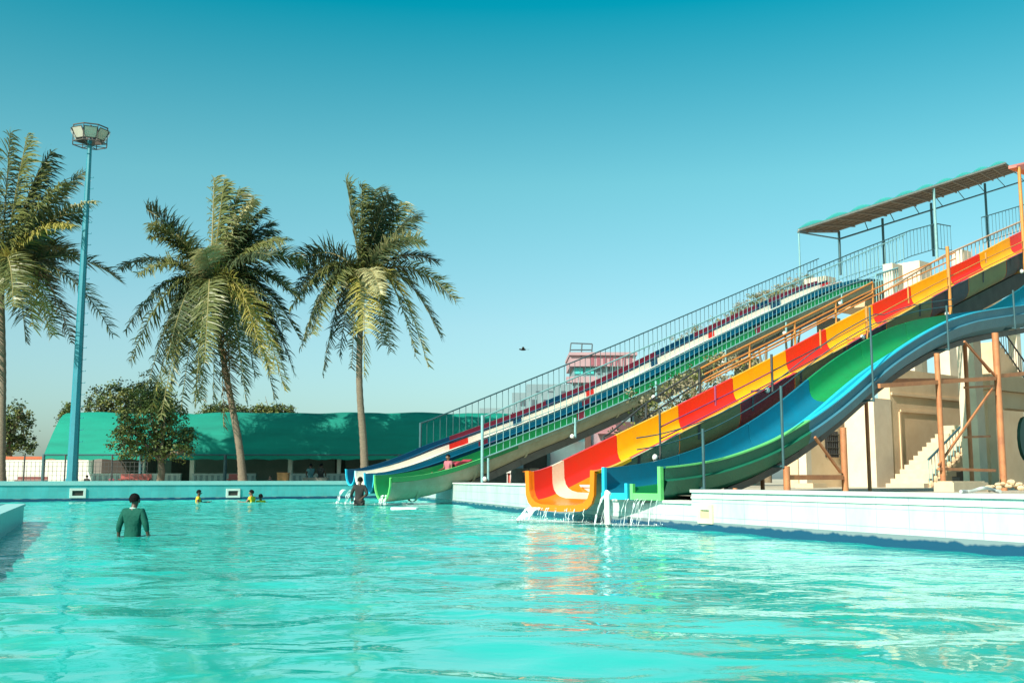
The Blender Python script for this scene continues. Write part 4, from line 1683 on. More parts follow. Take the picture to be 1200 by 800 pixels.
# ------------------------------------------------------------------ light mast
LP = atZ(84, 566, .58)
LP = atY(84, 566, 47)
lp = thing('light_mast', Vector((LP.x, LP.y, .58)), 'tall turquoise floodlight mast with a ring of lamps beside the left palm', 'lamp post')
top = atY(102, 178, 47)
m = MB()
m.tube([(LP.x, LP.y, .5), (LP.x + .0, LP.y, .9)], .26, 8)
m.tube([(LP.x, LP.y, .55), (LP.x + .02, LP.y, top.z + .6)], [.235, .095], 8)
m.build('mast', 'pole_blue', lp)
tx = Vector((LP.x + .02, LP.y, top.z))
m = MB()
for i in range(24):
    z = 2.5 + i * (top.z - 3.2) / 24
    s = (.235 + (.095 - .235) * (z - .55) / (top.z))
    m.tube([(LP.x + s * .8, LP.y, z), (LP.x + s + .16, LP.y, z), (LP.x + s + .16, LP.y, z + .05)], .013, 5)
m.build('climbing_pegs', 'pole_blue', lp)
m = MB()
rc = tx + UP * .75
ring = [rc + Vector((.78 * math.cos(2 * math.pi * k / 8), .78 * math.sin(2 * math.pi * k / 8), .35)) for k in range(9)]
m.tube(ring, .03, 6)
ring2 = [p_ - UP * .75 for p_ in ring]
m.tube(ring2, .025, 6)
for k in range(8):
    m.tube([ring[k], ring2[k]], .02, 5)
    m.tube([ring2[k], Vector((rc.x, rc.y, rc.z - .45))], .02, 5)
m.tube([rc - UP * .5, rc + UP * .5], .05, 6)
m.build('lamp_ring', 'lamp_body', lp)
for k in range(8):
    a = 2 * math.pi * (k + .5) / 8
    d = Vector((math.cos(a), math.sin(a), 0))
    tn = Vector((-d.y, d.x, 0))
    c = rc + d * .70 - UP * .02
    dn = (d * .85 - UP * .53).normalized()
    up_ = tn.cross(dn).normalized()
    if up_.z < 0:
        up_ = -up_
    m = MB()
    q = [c + tn * sx * .29 + up_ * sy * .27 for sx, sy in ((-1, -1), (1, -1), (1, 1), (-1, 1))]
    qb = [c - dn * .2 + tn * sx * .13 + up_ * sy * .12 for sx, sy in ((-1, -1), (1, -1), (1, 1), (-1, 1))]
    m.hexa(qb + q)
    fl = m.build('floodlight', 'lamp_body', lp)
    m = MB()
    q = [c + dn * .012 + tn * sx * .25 + up_ * sy * .23 for sx, sy in ((-1, -1), (1, -1), (1, 1), (-1, 1))]
    m.face(q)
    m.build('lens', 'lamp_glass', fl)


# ------------------------------------------------------------------ palms
def frond(mb, base, ctrl, tip, ll, rg, wind, mi, droop=.55, density=115):
    def bz(t):
        return base * (1 - t) ** 2 + ctrl * 2 * t * (1 - t) + tip * t * t

    def bt(t):
        return ((ctrl - base) * 2 * (1 - t) + (tip - ctrl) * 2 * t).normalized()
    pts = [bz(i / 10) for i in range(11)]
    mb.tube(pts, [.05 * (1 - .85 * i / 10) + .004 for i in range(11)], 5, 1)
    side0 = None
    roll = rg.uniform(-.7, .7)
    for i in range(density):
        t = .10 + .90 * (i + rg.random() * .6) / density
        t = min(t, .995)
        p, tg = bz(t), bt(t)
        sd = tg.cross(UP)
        if sd.length < .25:
            sd = tg.cross(wind if wind.length > .01 else Vector((0, 1, 0)))
        sd.normalize()
        if side0 is not None and sd.dot(side0) < 0:
            sd = -sd
        side0 = sd
        nrm = sd.cross(tg).normalized()
        sd, nrm = sd * math.cos(roll) + nrm * math.sin(roll), nrm * math.cos(roll) - sd * math.sin(roll)
        L_ = ll * (.42 + .58 * math.sin(math.pi * min(1, .22 + .66 * t)) ** .7) * (1 if t < .85 else 1 - (t - .85) * 2.6)
        for sg in (-1, 1):
            l2 = L_ * rg.uniform(.62, 1.15)
            d0 = (sd * sg * .85 + tg * .42 + nrm * .10 + wind * .30 + Vector((rg.uniform(-.28, .28), rg.uniform(-.28, .28), rg.uniform(-.28, .28)))).normalized()
            d1 = (d0 + Vector((0, 0, -droop * rg.uniform(.5, 1.4))) + wind * .25).normalized()
            d2 = (d1 + Vector((0, 0, -droop * .8)) + wind * .25).normalized()
            a = p
            b2 = a + d0 * l2 * .34
            c = b2 + d1 * l2 * .36
            e_ = c + d2 * l2 * .30
            wv = tg * .030 + nrm * rg.uniform(-.018, .018)
            i0 = len(mb.v)
            mb.v += [a - wv * .7, a + wv * .7, b2 - wv, b2 + wv, c - wv * .75, c + wv * .75, e_]
            mb.f += [[i0, i0 + 1, i0 + 3, i0 + 2], [i0 + 2, i0 + 3, i0 + 5, i0 + 4], [i0 + 4, i0 + 5, i0 + 6]]
            mb.m += [mi, mi, mi]


def palm(label, Yd, base_px, crown_px, trunk_px, fr, seed, r0=.2, fill=.5):
    rg = random.Random(seed)
    sc = Yd / F
    bp_ = atY(base_px[0], base_px[1], Yd)
    base = Vector((bp_.x, Yd, .58))
    t = thing('palm_tree', base, label, 'palm tree', None)
    cr = atY(crown_px[0], crown_px[1], Yd)
    tp = [base] + [atY(x, y, Yd + rg.uniform(-.1, .1)) for x, y in trunk_px] + [cr]
    # dense spline with ring scars
    dense = []
    for i in range(len(tp) - 1):
        p0, p1, p2, p3 = tp[max(i - 1, 0)], tp[i], tp[i + 1], tp[min(i + 2, len(tp) - 1)]
        for k in range(16):
            u_ = k / 16
            dense.append(.5 * ((2 * p1) + (p2 - p0) * u_ + (2 * p0 - 5 * p1 + 4 * p2 - p3) * u_ ** 2 + (3 * p1 - p0 - 3 * p2 + p3) * u_ ** 3))
    dense.append(tp[-1])
    n = len(dense)
    m = MB()
    m.tube(dense, [(r0 * (1 - .38 * i / n) + (.12 * math.exp(-i / 3.0))) * (1 + (.05 if i % 2 else -.03)) for i in range(n)], 10)
    m.build('trunk', 'bark', t, smooth=True)
    m = MB()      # leaf bases and nuts
    for k in range(9):
        a = rg.uniform(0, 6.28)
        c = cr + Vector((math.cos(a) * .3, math.sin(a) * .3, rg.uniform(-.35, .1)))
        m.tube([cr - UP * .5, c + UP * .2, c + Vector((math.cos(a) * .3, math.sin(a) * .3, .55))], [.12, .09, .05], 6)
    m.build('leaf_bases', 'coconut', t, smooth=True)
    for k in range(6):
        a = rg.uniform(0, 6.28)
        m = MB()
        m.ball(cr + Vector((math.cos(a) * .34, math.sin(a) * .34, -.30 + rg.uniform(-.15, .1))), (.13, .13, .16), 8, 6)
        m.build('coconut', 'palm_y' if k % 2 else 'coconut', t, smooth=True)
    more = []
    for f in fr[2:]:
        if rg.random() < fill:
            more.append((f[0] * .88 + crown_px[0] * .12 + rg.uniform(-14, 14), f[1] * .88 + crown_px[1] * .12 + rg.uniform(-14, 14), f[2], rg.choice(['palm_a', 'palm_b', 'palm_b', 'palm_a', f[3]]), f[4] + rg.uniform(-1.6, 1.6)))
    for i, f in enumerate(list(fr) + more):
        tx_, ty, rise, mt = f[:4]
        dep = f[4] if len(f) > 4 else None
        L0 = 5.0
        tip2 = atY(tx_, ty, Yd)
        pl_ = (tip2 - cr).length
        if dep is None:
            rem = math.sqrt(max(.3, L0 * L0 * .8 - pl_ * pl_))
            dep = rem * (1 if rg.random() < .5 else -1) * rg.uniform(.5, .95)
        tip = atY(tx_, ty, Yd + dep)
        mid = cr.lerp(tip, .48)
        ctrl = Vector((mid.x, mid.y, max(mid.z, cr.z * .5 + mid.z * .5) + rise * 1.15 + .15))
        mb = MB()
        wind = Vector((.55, .1, 0)) * rg.uniform(.6, 1.3)
        frond(mb, cr + Vector((rg.uniform(-.1, .1), rg.uniform(-.1, .1), rg.uniform(-.1, .1))), ctrl, tip, rg.uniform(1.05, 1.3) * (1.3 if rise < .9 else 1) * (.72 if mt == 'palm_p' else 1), rg, wind * rg.uniform(.6, 1.4), 0, droop=rg.uniform(.18, .5))
        mb.build('frond', [mt, 'rachis'], t)
    return t


a_, b_, y_, p_, d_ = 'palm_a', 'palm_b', 'palm_y', 'palm_p', 'palm_d'
palm('rightmost coconut palm, slim straight trunk in front of the green shade', 51, (428, 562), (424, 328), [(426, 520), (421, 440)],
     [(406, 213, .1, a_, .6), (424, 217, .1, a_, -.5), (440, 222, .3, b_, .6), (456, 228, .3, b_, -.4), (472, 238, .5, a_, .8), (488, 254, .7, b_, -.3), (498, 284, 1.3, p_, -1.2), (513, 308, 1.2, b_, 1.2),
      (535, 354, 1.7, a_, .5), (517, 396, 2.0, b_, .8), (502, 430, 2.3, y_, -1.3), (488, 420, 2.3, a_, -1.6), (446, 345, 1.0, p_, -3.4), (427, 442, 2.3, y_, -2.4), (412, 432, 2.2, b_, -2.0), (458, 412, 2.2, a_, 2.4),
      (378, 438, 2.3, b_, .8), (352, 408, 2.0, b_, -.8), (340, 362, 1.7, a_, -.8), (344, 345, 1.6, b_, .9), (347, 312, 1.6, b_, .8), (398, 418, 2.2, b_, 1.8), (366, 392, 2.1, a_, -1.8)], 5, .2, .12)
palm('middle coconut palm with a full drooping crown and leaning trunk', 50, (285, 562), (247, 342), [(280, 520), (268, 455)],
     [(251, 208, .1, a_, .4), (263, 211, .2, a_, -.6), (281, 222, .4, a_, .5), (298, 234, 1.0, p_, -.9), (308, 246, .9, b_, -.6), (320, 262, 1.0, b_, .6), (332, 282, 1.2, a_, -1.0), (354, 312, 1.9, a_, .4),
      (240, 292, .4, p_, -1.6), (172, 246, 1.0, b_, .6), (178, 268, 1.1, a_, -.8), (140, 314, 1.5, b_, .6), (162, 322, 1.5, a_, -1.2), (147, 388, 2.1, b_, .4), (152, 424, 2.4, a_, -.8), (172, 455, 2.6, b_, -1.0), (188, 492, 2.8, a_, -.8), (178, 478, 2.6, y_, .6),
      (212, 482, 2.8, b_, -1.5), (232, 470, 2.8, a_, -2.0), (250, 478, 2.8, b_, -1.6), (262, 500, 2.6, d_, -.6), (272, 486, 2.6, d_, -.4), (288, 470, 2.8, b_, -1.8), (318, 438, 2.5, y_, -1.8), (308, 425, 2.5, y_, -2.4), (334, 458, 2.5, y_, -.6), (322, 468, 2.5, b_, .8),
      (352, 398, 2.1, b_, .9), (346, 440, 2.4, b_, 1.0), (330, 420, 2.3, b_, 1.8), (352, 352, 1.7, b_, -1.2), (240, 425, 2.3, a_, -3.2), (270, 430, 2.4, b_, 3.0), (205, 420, 2.2, a_, 2.8)], 8, .19, .4)
palm('coconut palm cut off by the left edge, behind the floodlight mast', 48, (1, 562), (1, 325), [(2, 500), (3, 420)],
     [(12, 155, .1, a_, .5), (32, 158, .3, a_, -.5), (60, 178, .6, b_, .6), (70, 215, .8, a_, -1.0), (100, 202, 1.0, b_, .8), (112, 236, 1.4, p_, -1.0), (85, 265, 1.4, y_, -1.5), (142, 330, 1.8, b_, .5), (88, 300, 1.5, a_, 2),
      (132, 392, 2.2, b_, .5), (84, 402, 2.4, d_, -1.0), (58, 392, 2.4, y_, -1.8), (40, 385, 2.3, y_, -2.5), (20, 360, 2.0, a_, -3), (-20, 160, .4, a_, .5), (-60, 190, .8, b_, 0), (-95, 240, 1.2, a_, .5), (-120, 300, 1.6, b_, .5),
      (-120, 370, 2.0, a_, -.5), (-80, 420, 2.4, b_, .5), (-40, 430, 2.5, a_, -1), (60, 330, 1.8, b_, 2.8), (30, 400, 2.4, b_, 2.0)], 13, .2)


# ------------------------------------------------------------------ broadleaf trees and shrubs
def leafy(name, label, base, blobs, n, size, mats, seed, trunk=None, cat='tree', group=None, tm='wood'):
    rg = random.Random(seed)
    t = thing(name, base, label, cat, group)
    base = Vector(base)
    m = MB()
    hub = base + UP * (trunk[1] if trunk else .3)
    r = trunk[0] if trunk else .05
    m.tube([base - UP * .2, base.lerp(hub, .5) + Vector((r * .5, 0, 0)), hub], [r * 1.25, r, r * .8], 8)
    for (c, br) in blobs:
        c = Vector(c)
        m.tube([hub - UP * .1, hub.lerp(c, .55) + UP * .15, c], [r * .6, r * .35, r * .12], 6)
        for k in range(4):
            e_ = c + Vector((rg.gauss(0, 1), rg.gauss(0, 1), rg.gauss(0, 1))).normalized() * (max(br) * .7 if isinstance(br, tuple) else br * .7)
            m.tube([hub.lerp(c, .75), e_], [r * .22, r * .05], 4)
    m.build('trunk', tm, t, smooth=True)
    m = MB()
    vol = [(br[0] * br[1] * br[2] if isinstance(br, tuple) else br ** 3) ** .75 for _, br in blobs]
    tot = sum(vol)
    for (c, br), vv in zip(blobs, vol):
        c = Vector(c)
        b3 = Vector(br) if isinstance(br, tuple) else Vector((br, br, br))
        cnt = int(n * vv / tot)
        ncl = max(6, cnt // 26)
        for k in range(ncl):      # clumps of leaves at the ends of twigs
            d = Vector((rg.gauss(0, 1), rg.gauss(0, 1), rg.gauss(0, 1))).normalized()
            rr = rg.random() ** .35 * (1 + .45 * noise.noise(c + d * 2.3))
            cc = c + Vector((d.x * b3.x, d.y * b3.y, d.z * b3.z)) * rr
            mi = rg.choice(range(len(mats)))
            cr_ = size * rg.uniform(1.0, 2.3)
            for q in range(26):
                p = cc + Vector((rg.gauss(0, .5), rg.gauss(0, .5), rg.gauss(0, .4))) * cr_
                ax = Vector((rg.gauss(0, 1), rg.gauss(0, 1), rg.gauss(-.3, .6))).normalized()
                sd = ax.cross(Vector((rg.gauss(0, 1), rg.gauss(0, 1), rg.gauss(0, 1)))).normalized()
                l_, w_ = size * rg.uniform(.7, 1.3), size * rg.uniform(.25, .42)
                m.face([p, p + ax * l_ * .5 + sd * w_, p + ax * l_, p + ax * l_ * .5 - sd * w_], mi if rg.random() < .8 else rg.choice(range(len(mats))))
    m.build('crown', mats, t)
    return t


def px_blobs(Yd, lst):
    out = []
    for (x, y, rx, ry, dy) in lst:
        p = atY(x, y, Yd + dy)
        k = Yd / F
        out.append(((p.x, p.y, p.z), (rx * k, min(rx, ry) * k * 1.1, ry * k)))
    return out


Yd = 52.5
b0 = atY(187, 560, Yd)
leafy('broadleaf_tree', 'small bushy tree with pale trunk in front of the green shade', (b0.x, Yd, .58),
      px_blobs(Yd, [(175, 490, 38, 26, 0), (155, 515, 26, 22, -.5), (205, 510, 26, 22, .5), (180, 525, 36, 18, 0), (172, 465, 24, 16, .3), (215, 530, 14, 12, 0), (146, 500, 14, 14, 0), (195, 480, 22, 18, -.5)]),
      11000, .13, ['leaf_a', 'leaf_b', 'leaf_c', 'leaf_a'], 3, (.17, 1.3), tm='bark')
Yd = 56
b0 = atY(8, 560, Yd + 16)
leafy('broadleaf_tree', 'leafy tree at the left edge behind the white boundary wall', (b0.x, Yd + 16, .58),
      px_blobs(Yd + 16, [(12, 495, 26, 22, 0), (-18, 500, 30, 30, 0), (30, 515, 15, 13, 0), (0, 520, 40, 14, 0), (22, 482, 14, 12, 0)]), 7000, .19, ['leaf_a', 'leaf_b', 'leaf_c'], 4, (.3, 2.0))
b0 = atY(150, 560, 76)
leafy('broadleaf_tree', 'olive rounded tree rising behind the green shade roof', (b0.x, 76, .58),
      px_blobs(76, [(140, 470, 34, 22, 0), (175, 465, 30, 24, 1), (115, 478, 16, 14, 0), (195, 478, 14, 14, 0), (160, 480, 50, 16, 0)]), 8500, .19, ['leaf_c', 'leaf_a', 'leaf_b'], 5, (.35, 2.6))
for i, (x, y, rx, ry, lab) in enumerate(((262, 482, 26, 9, 'low tree top showing above the shade roof between the palms'), (318, 481, 28, 7, 'flat tree top showing above the shade roof left of the right palm'),
                                         (82, 488, 10, 14, 'thin twiggy tree top behind the left end of the shade'))):
    b0 = atY(x, 560, 78 + i)
    leafy('broadleaf_tree', lab, (b0.x, 78 + i, .58), px_blobs(78 + i, [(x, y, rx, ry, 0), (x - rx * .5, y + 6, rx * .7, ry, 0), (x + rx * .5, y + 4, rx * .6, ry * .8, 0)]), 3600, .18, ['leaf_c', 'leaf_a', 'leaf_b'], 20 + i, (.22, 2.4))
for i, (bl_, lab, nn) in enumerate((([(900, 352, 26, 12, 0), (865, 368, 18, 8, 0), (880, 360, 20, 8, 0)], 'dry grey brown tree top behind the middle of the far railing', 1300),
                                    ([(930, 338, 20, 12, 0), (948, 330, 14, 9, 0), (915, 345, 16, 10, 0)], 'dry grey brown tree top behind the far railing below the canopy end', 1100),
                                    ([(815, 392, 16, 10, 0), (800, 400, 14, 7, 0), (838, 380, 12, 9, 0)], 'sparse pale bush top behind the far railing left of the dry trees', 500))):
    Yd = 88 + 3 * i
    b0 = atY(bl_[0][0], 560, Yd)
    leafy('dry_tree', lab, (b0.x, Yd, .58), px_blobs(Yd, bl_), nn * 3, .15, ['leaf_dry', 'leaf_dry', 'leaf_c'], 30 + i, (.25, 8.0))
# dry plants on the slope between slides A and B
PSH = PB + V * 10.5
for i, (px, py, lab, nn) in enumerate(((788, 470, 'pale dry shrub low between the striped and red slides', 1700), (822, 452, 'olive dry shrub between the slides, middle of three', 1300), (868, 432, 'sparse dry shrub between the slides nearest the top', 1200))):
    s_, zz = onp(px, py, PSH)
    c = PSH + U * s_
    leafy('shrub', lab, (c.x, c.y, .58), [((c.x, c.y, zz), (1.5, 1.2, .8)), ((c.x + 1.2, c.y + .8, zz + .5), (1.2, .9, .7)), ((c.x - 1.2, c.y - .6, zz - .6), (1.2, .9, .8)), ((c.x, c.y, zz - 1.5), (1.4, 1.0, .9))], nn, .12,
          ['leaf_dry', 'leaf_c', 'leaf_dry', 'leaf_b'], 50 + i, (.08, max(.6, zz - 1.8)), cat='shrub')

# ------------------------------------------------------------------ green shade shelter and the long building under it
SY0, SY1 = 58.0, 64.0
xl = atY(52, 528, SY0).x
xr = atY(600, 528, SY0).x
ze, zt = atY(200, 532, SY0).z, atY(200, 484, 61).z
sh = thing('shade_shelter', Vector((xl, SY0, .58)), 'long barrel shaped green net shade on posts behind the palms', 'shelter')
m = MB()
rows = []
nxs = 60
PROF = [0, .24, .46, .66, .83, .94, .985, 1, .985, .94, .83, .66, .46, .24, 0]
for i in range(nxs + 1):
    f = i / nxs
    x = xl + (xr - xl) * f
    row = []
    for k in range(15):
        a = math.pi * k / 14
        sag = .10 * abs(math.sin(f * math.pi * 7)) - .05
        nz = .10 * noise.noise(Vector((x * .35, k * .4, 1.7))) + .05 * noise.noise(Vector((x * 1.1, k * .8, 4.7)))
        yy = SY0 + (SY1 - SY0) * k / 14
        inset = .0 if i not in (0, nxs) else 0
        row.append(Vector((x, yy, ze + (zt - ze) * PROF[k] + (sag + nz) * .7 * math.sin(a))))
    rows.append(row)
m.grid(rows)
# hanging valance along the front edge
vr = []
for i in range(nxs + 1):
    x = xl + (xr - xl) * i / nxs
    vr.append([Vector((x, SY0, ze)), Vector((x, SY0 - .02, ze - .28 + .04 * math.sin(i * 1.9))), ])
m.grid(vr)
m.build('net', 'green_net', sh, smooth=True, autosmooth=60)
m = MB()
for i in range(9):
    x = xl + (xr - xl) * i / 8
    m.tube([(x, SY0 + (SY1 - SY0) * k / 14, ze - .10 + (zt - ze - .08) * PROF[k]) for k in range(15)], .04, 6)
m.tube([(xl, SY0, ze - .03), (xr, SY0, ze - .03)], .04, 6)
m.build('arch_frame', 'teal_dark', sh, smooth=True, autosmooth=50)
for px in (51, 165, 264, 468, 560):
    x = atY(px, 540, SY0).x
    m = MB()
    m.tube([(x, SY0 + .02, .5), (x, SY0 + .02, ze)], .09, 8)
    m.build('post', 'teal_dark', sh, smooth=True, autosmooth=50)
# building
hy = 63.0
hb = thing('changing_block', Vector((atY(110, 560, hy).x, hy, .58)), 'long dark grey walled block with white columns under the green shade', 'building')
m = MB()
xa, xb = atY(108, 560, hy).x, atY(600, 560, hy).x
m.box(((xa + xb) / 2, hy + .3, 1.6), (xb - xa, .4, 2.4))
m.build('wall', mat('block_grey', (.20, .185, .175), .85, (.15, .135, .13), .8, .4, .2, 10), hb)
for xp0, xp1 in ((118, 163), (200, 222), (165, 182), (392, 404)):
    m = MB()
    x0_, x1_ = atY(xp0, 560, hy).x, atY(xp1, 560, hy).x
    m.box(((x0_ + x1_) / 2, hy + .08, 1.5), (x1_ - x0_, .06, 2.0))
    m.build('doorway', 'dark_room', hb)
for px, wd in ((106, .22), (167, .22), (225, .24), (282, .16), (340, .24), (397, .2), (455, .24), (520, .2)):
    x = atY(px, 560, 60.5).x
    m = MB()
    m.box((x, 60.5, 1.45), (wd, wd, 1.9))
    if px in (282, 397):
        m.box((x, 60.5, 2.28), (.75, .4, .1))
    else:
        m.box((x, 60.5, 2.32), (wd + .1, wd + .1, .14))
    m.build('column', 'white_paint', hb)
for x0p, x1p, lab in ((108, 212, 'low tiled parapet left of the bushy tree under the shade'), (226, 300, 'low tiled parapet between the two right palms under the shade'), (342, 460, 'low tiled parapet behind the right palm trunk')):
    m = MB()
    xa_, xb_ = atY(x0p, 560, 60).x, atY(x1p, 560, 60).x
    m.box(((xa_ + xb_) / 2, 60, .82), (xb_ - xa_, .2, .62))
    m.box(((xa_ + xb_) / 2, 60, 1.16), (xb_ - xa_ + .04, .26, .06))
    nb_ = int((xb_ - xa_) / .32)
    for k in range(nb_):
        m.box((xa_ + .16 + k * .32, 59.885, .9), (.13, .03, .36), 1)
    tag(m.build('parapet', [mat('tile_pale_grey', (.42, .52, .54), .6), mat('tile_slate', (.22, .30, .33), .6)], base=((xa_ + xb_) / 2, 60, .58)), lab, 'parapet')
for px, wpx, lab in ((158, 18, 'red bench under the shade left of the bushy tree'), (275, 8, 'red seat beside the middle palm trunk')):
    c = atY(px, 558, 56)
    m = MB()
    w_ = wpx * 2 * 56 / F
    m.box((c.x, 56, .86), (w_, .4, .06))
    m.box((c.x, 56.2, 1.0), (w_, .05, .3))
    for sx in (-1, 1):
        m.box((c.x + sx * (w_ / 2 - .1), 56, .7), (.06, .34, .26))
    tag(m.build('bench', mat('bench_red', (.45, .10, .09), .6), base=(c.x, 56, .58)), lab, 'bench')
c = atY(332, 558, 56)
m = MB()
m.box((c.x, 56, .88), (.55, .45, .56))
m.box((c.x, 56, 1.19), (.60, .5, .05))
tag(m.build('crate', mat('crate_orange', (.55, .25, .10), .7), base=(c.x, 56, .6)), 'orange brown crate beside the white column under the shade', 'crate')
for px, Yp, hd_, sc_, shm, lab in ((364, 57, 20, 1.0, 'shirt_teal', 'seated person in dark teal clothes under the shade, left of a pair'), (376, 57.3, -15, 1.02, 'shirt_black', 'seated person in black under the shade, right of a pair'),
                                   (317, 54, 160, .9, 'shirt_black', 'dark haired person low behind the wall right of the middle palm'), (102, 50, 10, .85, 'shirt_black', 'dark haired person resting low behind the wall by the mast'),
                                   (131, 51, 30, .85, 'shirt_pink', 'small person in pink low behind the wall left of the bushy tree')):
    c = atY(px, 556, Yp)
    zz = .98 if px in (364, 376) else .62
    person(lab, (c.x, c.y, zz - .06 if Yp > 56 else .70 - .12), R(hd_), sc_ if Yp > 56 else .62, 'skin_d', shm, dict(sit, elL=(-.22, .1, .25), wrL=(-.14, .3, .12), elR=(.22, .1, .25), wrR=(.14, .3, .12)), sleeves='short')
m = MB()
c0_, c1_ = atY(356, 560, 57.1), atY(384, 560, 57.1)
m.box(((c0_.x + c1_.x) / 2, 57.1, .75), (c1_.x - c0_.x, .5, .34))
m.box(((c0_.x + c1_.x) / 2, 57.1, .94), (c1_.x - c0_.x + .06, .56, .04))
tag(m.build('bench', 'concrete', base=((c0_.x + c1_.x) / 2, 57.1, .58)), 'grey masonry bench carrying the two seated people', 'bench')

# boundary wall with red brick coping, and a wire fence in front
yb = 68
m, m2_ = MB(), MB()
xa, xb = atY(-60, 560, yb).x, atY(112, 560, yb).x
zt_ = atY(50, 538, yb).z
bw = thing('boundary_wall', Vector(((xa + xb) / 2, yb, .58)), 'white boundary wall with a red brick coping at the left behind the wire fence', 'wall')
m.box(((xa + xb) / 2, yb, (zt_ + .4) / 2), (xb - xa, .25, zt_ - .4))
m.build('wall', mat('wall_whitewash', (.62, .62, .58), .85, (.5, .48, .43), .7, .4), bw)
m2_.box(((xa + xb) / 2, yb, zt_ + .09), (xb - xa, .34, .18))
m2_.build('coping', 'brick', bw)
fy = 50.5
xa, xb = atY(-40, 560, fy).x, atY(172, 560, fy).x
fz = atY(50, 541, fy).z
wf = thing('wire_fence', Vector(((xa + xb) / 2, fy, .58)), 'thin dark wire grid fence in front of the white boundary wall', 'fence')
m = MB()
nn = int((xb - xa) / .2)
for i in range(nn + 1):
    x = xa + (xb - xa) * i / nn
    m.bar((x, fy, .58), (x, fy, fz), .014, .014)
for k in range(6):
    z = .62 + (fz - .62) * k / 5
    m.bar((xa, fy - .012, z), (xb, fy - .012, z), .014, .014)
m.build('mesh_panel', 'grey_dark', wf)
for px in (-20, 27, 75, 130):
    m = MB()
    x = atY(px, 560, fy).x
    m.tube([(x, fy + .05, .5), (x, fy + .05, fz + .35)], .035, 8)
    m.build('post', 'grey_dark', wf, smooth=True, autosmooth=50)
c = atY(20, 557, 60)
m = MB()
m.box((c.x + .8, 60, .80), (1.7, .4, .07))
m.box((c.x + .8, 60.2, .93), (1.7, .05, .16))
for sx in (-.7, 0, .7):
    m.box((c.x + .8 + sx, 60, .67), (.07, .34, .19))
tag(m.build('bench', mat('bench_maroon', (.2, .05, .05), .7), base=(c.x + .8, 60, .58)), 'dark maroon bench behind the wire fence at the left', 'bench')

# ------------------------------------------------------------------ far buildings behind slide A and things seen under it
D = 170


def fbox(mb, x0, y0, x1, y1, Yd, dep, mi=0):
    a, c = atY(x0, y0, Yd), atY(x1, y1, Yd)
    mb.box(((a.x + c.x) / 2, Yd + dep / 2, (a.z + c.z) / 2), (abs(c.x - a.x), dep, abs(a.z - c.z)), mi)


pb = thing('far_building', atY(705, 560, D), 'pink and grey block with a metal frame on its roof, far behind the railings', 'building')
m = MB()
fbox(m, 668, 416, 745, 429, D, 12)
m.build('top_storey', 'pink_wall', pb)
m = MB()
fbox(m, 672, 429, 742, 445, D + 1, 11)
fbox(m, 676, 445, 740, 575, D + 2, 10)
m.build('wall', 'far_grey', pb)
m = MB()
fbox(m, 664, 441, 700, 448, D - 1.5, 2)
fbox(m, 667, 412.5, 747, 416, D - .5, 13)
m.build('balcony', 'pink_wall', pb)
for i in range(7):
    m = MB()
    fbox(m, 692 + i * 7.4, 418, 696 + i * 7.4, 428, D - .1, .3)
    m.build('window', mat('window_rose', (.30, .09, .12), .5), pb)
for x0p, x1p in ((673, 683), (686, 696), (700, 705), (712, 718)):
    m = MB()
    fbox(m, x0p, 431, x1p, 438, D + .8, .4)
    m.build('window', 'aqua_sheet' if x0p < 690 else 'far_glass', pb)
m = MB()
P_ = [(668, 402), (693, 402), (692, 403), (668, 418), (692, 418), (680, 402), (680, 418)]
for (xa_, ya_), (xb_, yb_) in (((669, 402), (694, 403)), ((669, 402), (667, 418)), ((682, 402), (681, 418)), ((694, 403), (693, 418)), ((669, 410), (693, 410))):
    m.tube([atY(xa_, ya_, D), atY(xb_, yb_, D)], .11, 5)
m.build('roof_frame', 'far_glass', pb)
for i, (x0p, yt, x1p, lab) in enumerate(((562, 478, 600, 'low pale grey house far behind the lower railing'), (600, 460, 650, 'grey flat roofed house far behind the railing, left of the pink block'), (617, 450, 672, 'taller grey house adjoining the pink block far behind the railings'),
                                         (740, 436, 775, 'small grey house right of the pink block behind the railing'))):
    Yd = 150 + 8 * i
    hbx = thing('far_house', atY((x0p + x1p) / 2, 560, Yd), lab, 'house', 'houses far behind the slides')
    m = MB()
    fbox(m, x0p, yt, x1p, 575, Yd, 9)
    m.build('wall', 'far_grey', hbx)
    for k in range(3):
        m = MB()
        xx = x0p + (x1p - x0p) * (.2 + .27 * k)
        fbox(m, xx, yt + 8, xx + 5, yt + 15, Yd - .1, .4)
        m.build('window', 'far_glass', hbx)
# white hut and red roofed shed seen below the beam, between slides A and B
wh = thing('white_hut', atY(666, 565, 60), 'white hut with a dark doorway seen between the striped slide beam and the red slide', 'hut')
m = MB()
fbox(m, 645, 517, 690, 572, 62, 5)
fbox(m, 669, 509, 690, 517, 62.4, 3)
m.build('wall', 'white_paint', wh)
m = MB()
fbox(m, 668, 512.5, 678, 515, 61.5, .8)
m.build('roof', 'brick', wh)
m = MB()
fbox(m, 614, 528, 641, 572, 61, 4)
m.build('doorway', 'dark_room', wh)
m = MB()
fbox(m, 641, 525, 645, 572, 60.8, 1)
m.build('column', 'teal_dark', wh)
rsd = thing('pink_shed', atY(712, 560, 58), 'small pink walled shed seen above the red slide below the beam', 'shed')
m = MB()
fbox(m, 700, 506, 765, 572, 58, 5)
m.build('wall', 'pink_wall', rsd)
m = MB()
a = [atY(697, 508, 57.6), atY(722, 496, 57.6), atY(724, 508, 57.6)]
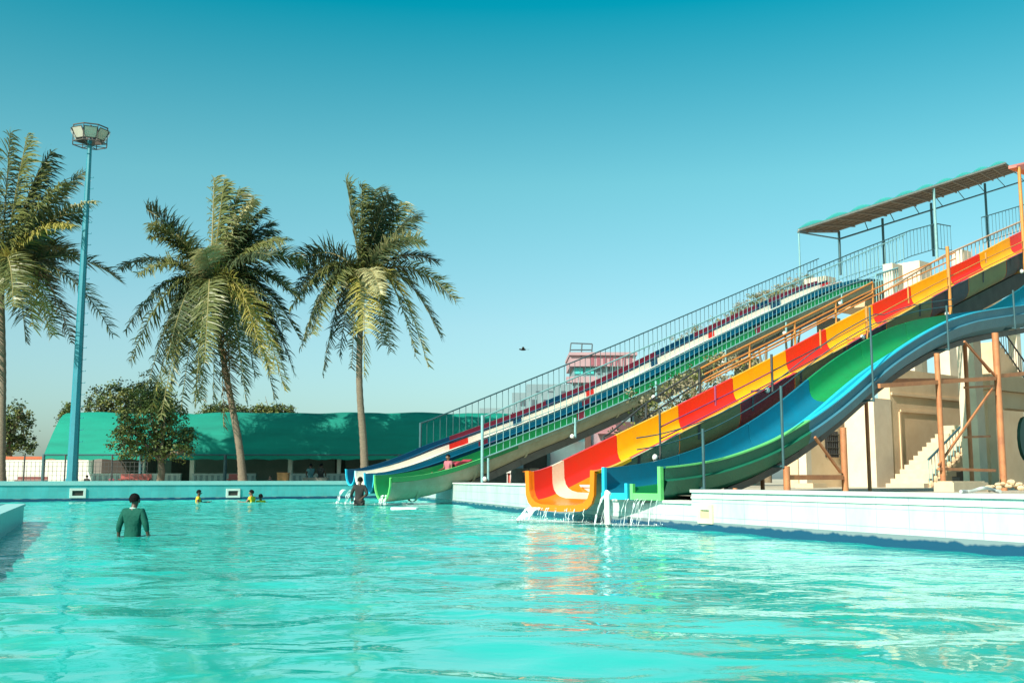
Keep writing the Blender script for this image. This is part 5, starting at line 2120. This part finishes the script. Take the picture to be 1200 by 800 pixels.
for sgn in (0,):
    q = [atY(697, 508, 57.6), atY(725, 508, 57.6), atY(725, 497, 60), atY(712, 497, 60)]
    m.face(q)
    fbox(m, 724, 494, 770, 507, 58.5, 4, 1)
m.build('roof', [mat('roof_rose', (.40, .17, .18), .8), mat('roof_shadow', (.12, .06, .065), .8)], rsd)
m = MB()
fbox(m, 686, 505, 693, 572, 55, .5)
m.ubox(atY(686, 505, 55), .1, .1, .4, .5)
tag(m.build('steel_column', mat('column_brown', (.10, .05, .04), .7), base=(atY(689, 560, 55).x, 55, .58)), 'dark brown steel column beside the white hut', 'column')
# red barrier with white bars near the deck at left of the orange mouth
rb = thing('barrier', atY(610, 566, 44), 'red and white barrier panel standing on the deck left of the orange slide mouth', 'barrier')
m = MB()
fbox(m, 594, 554, 618, 569, 44, .08)
m.build('panel', mat('panel_red', (.62, .14, .12), .6), rb)
m = MB()
fbox(m, 592, 551, 622, 554, 43.9, .2)
for i in range(7):
    fbox(m, 594 + i * 4, 554, 594.8 + i * 4, 569, 43.95, .04)
m.build('frame', 'white_paint', rb)
m = MB()
fbox(m, 613, 556, 621, 570, 43, .5)
fbox(m, 612.5, 555, 621.5, 556, 42.95, .6)
tag(m.build('bin', 'grey_dark', base=(atY(617, 566, 43).x, 43, .58)), 'dark bin beside the red and white barrier', 'bin')
# bird
p = atY(613, 409.5, 70)
m = MB()
m.ball(p, (.2, .09, .07), 8, 6)
m.ball(p + Vector((-.2, 0, .02)), (.07, .05, .05), 6, 5)
for sg in (-1, 1):
    m.hexa([p + Vector((-.1, 0, 0)), p + Vector((.12, 0, 0)), p + Vector((.05, sg * .5, .1)), p + Vector((-.05, sg * .5, .1)),
            p + Vector((-.1, 0, .03)), p + Vector((.12, 0, .03)), p + Vector((.05, sg * .5, .12)), p + Vector((-.05, sg * .5, .12))])
m.face([p + Vector((.15, -.04, 0)), p + Vector((.4, -.08, .01)), p + Vector((.4, .08, .01)), p + Vector((.15, .04, 0))])
tag(m.build('bird', 'bird', base=p, smooth=True, autosmooth=50), 'small black bird gliding in the open sky above the slide', 'bird')

for o in bpy.data.objects:
    if '_base' in o:
        del o['_base']
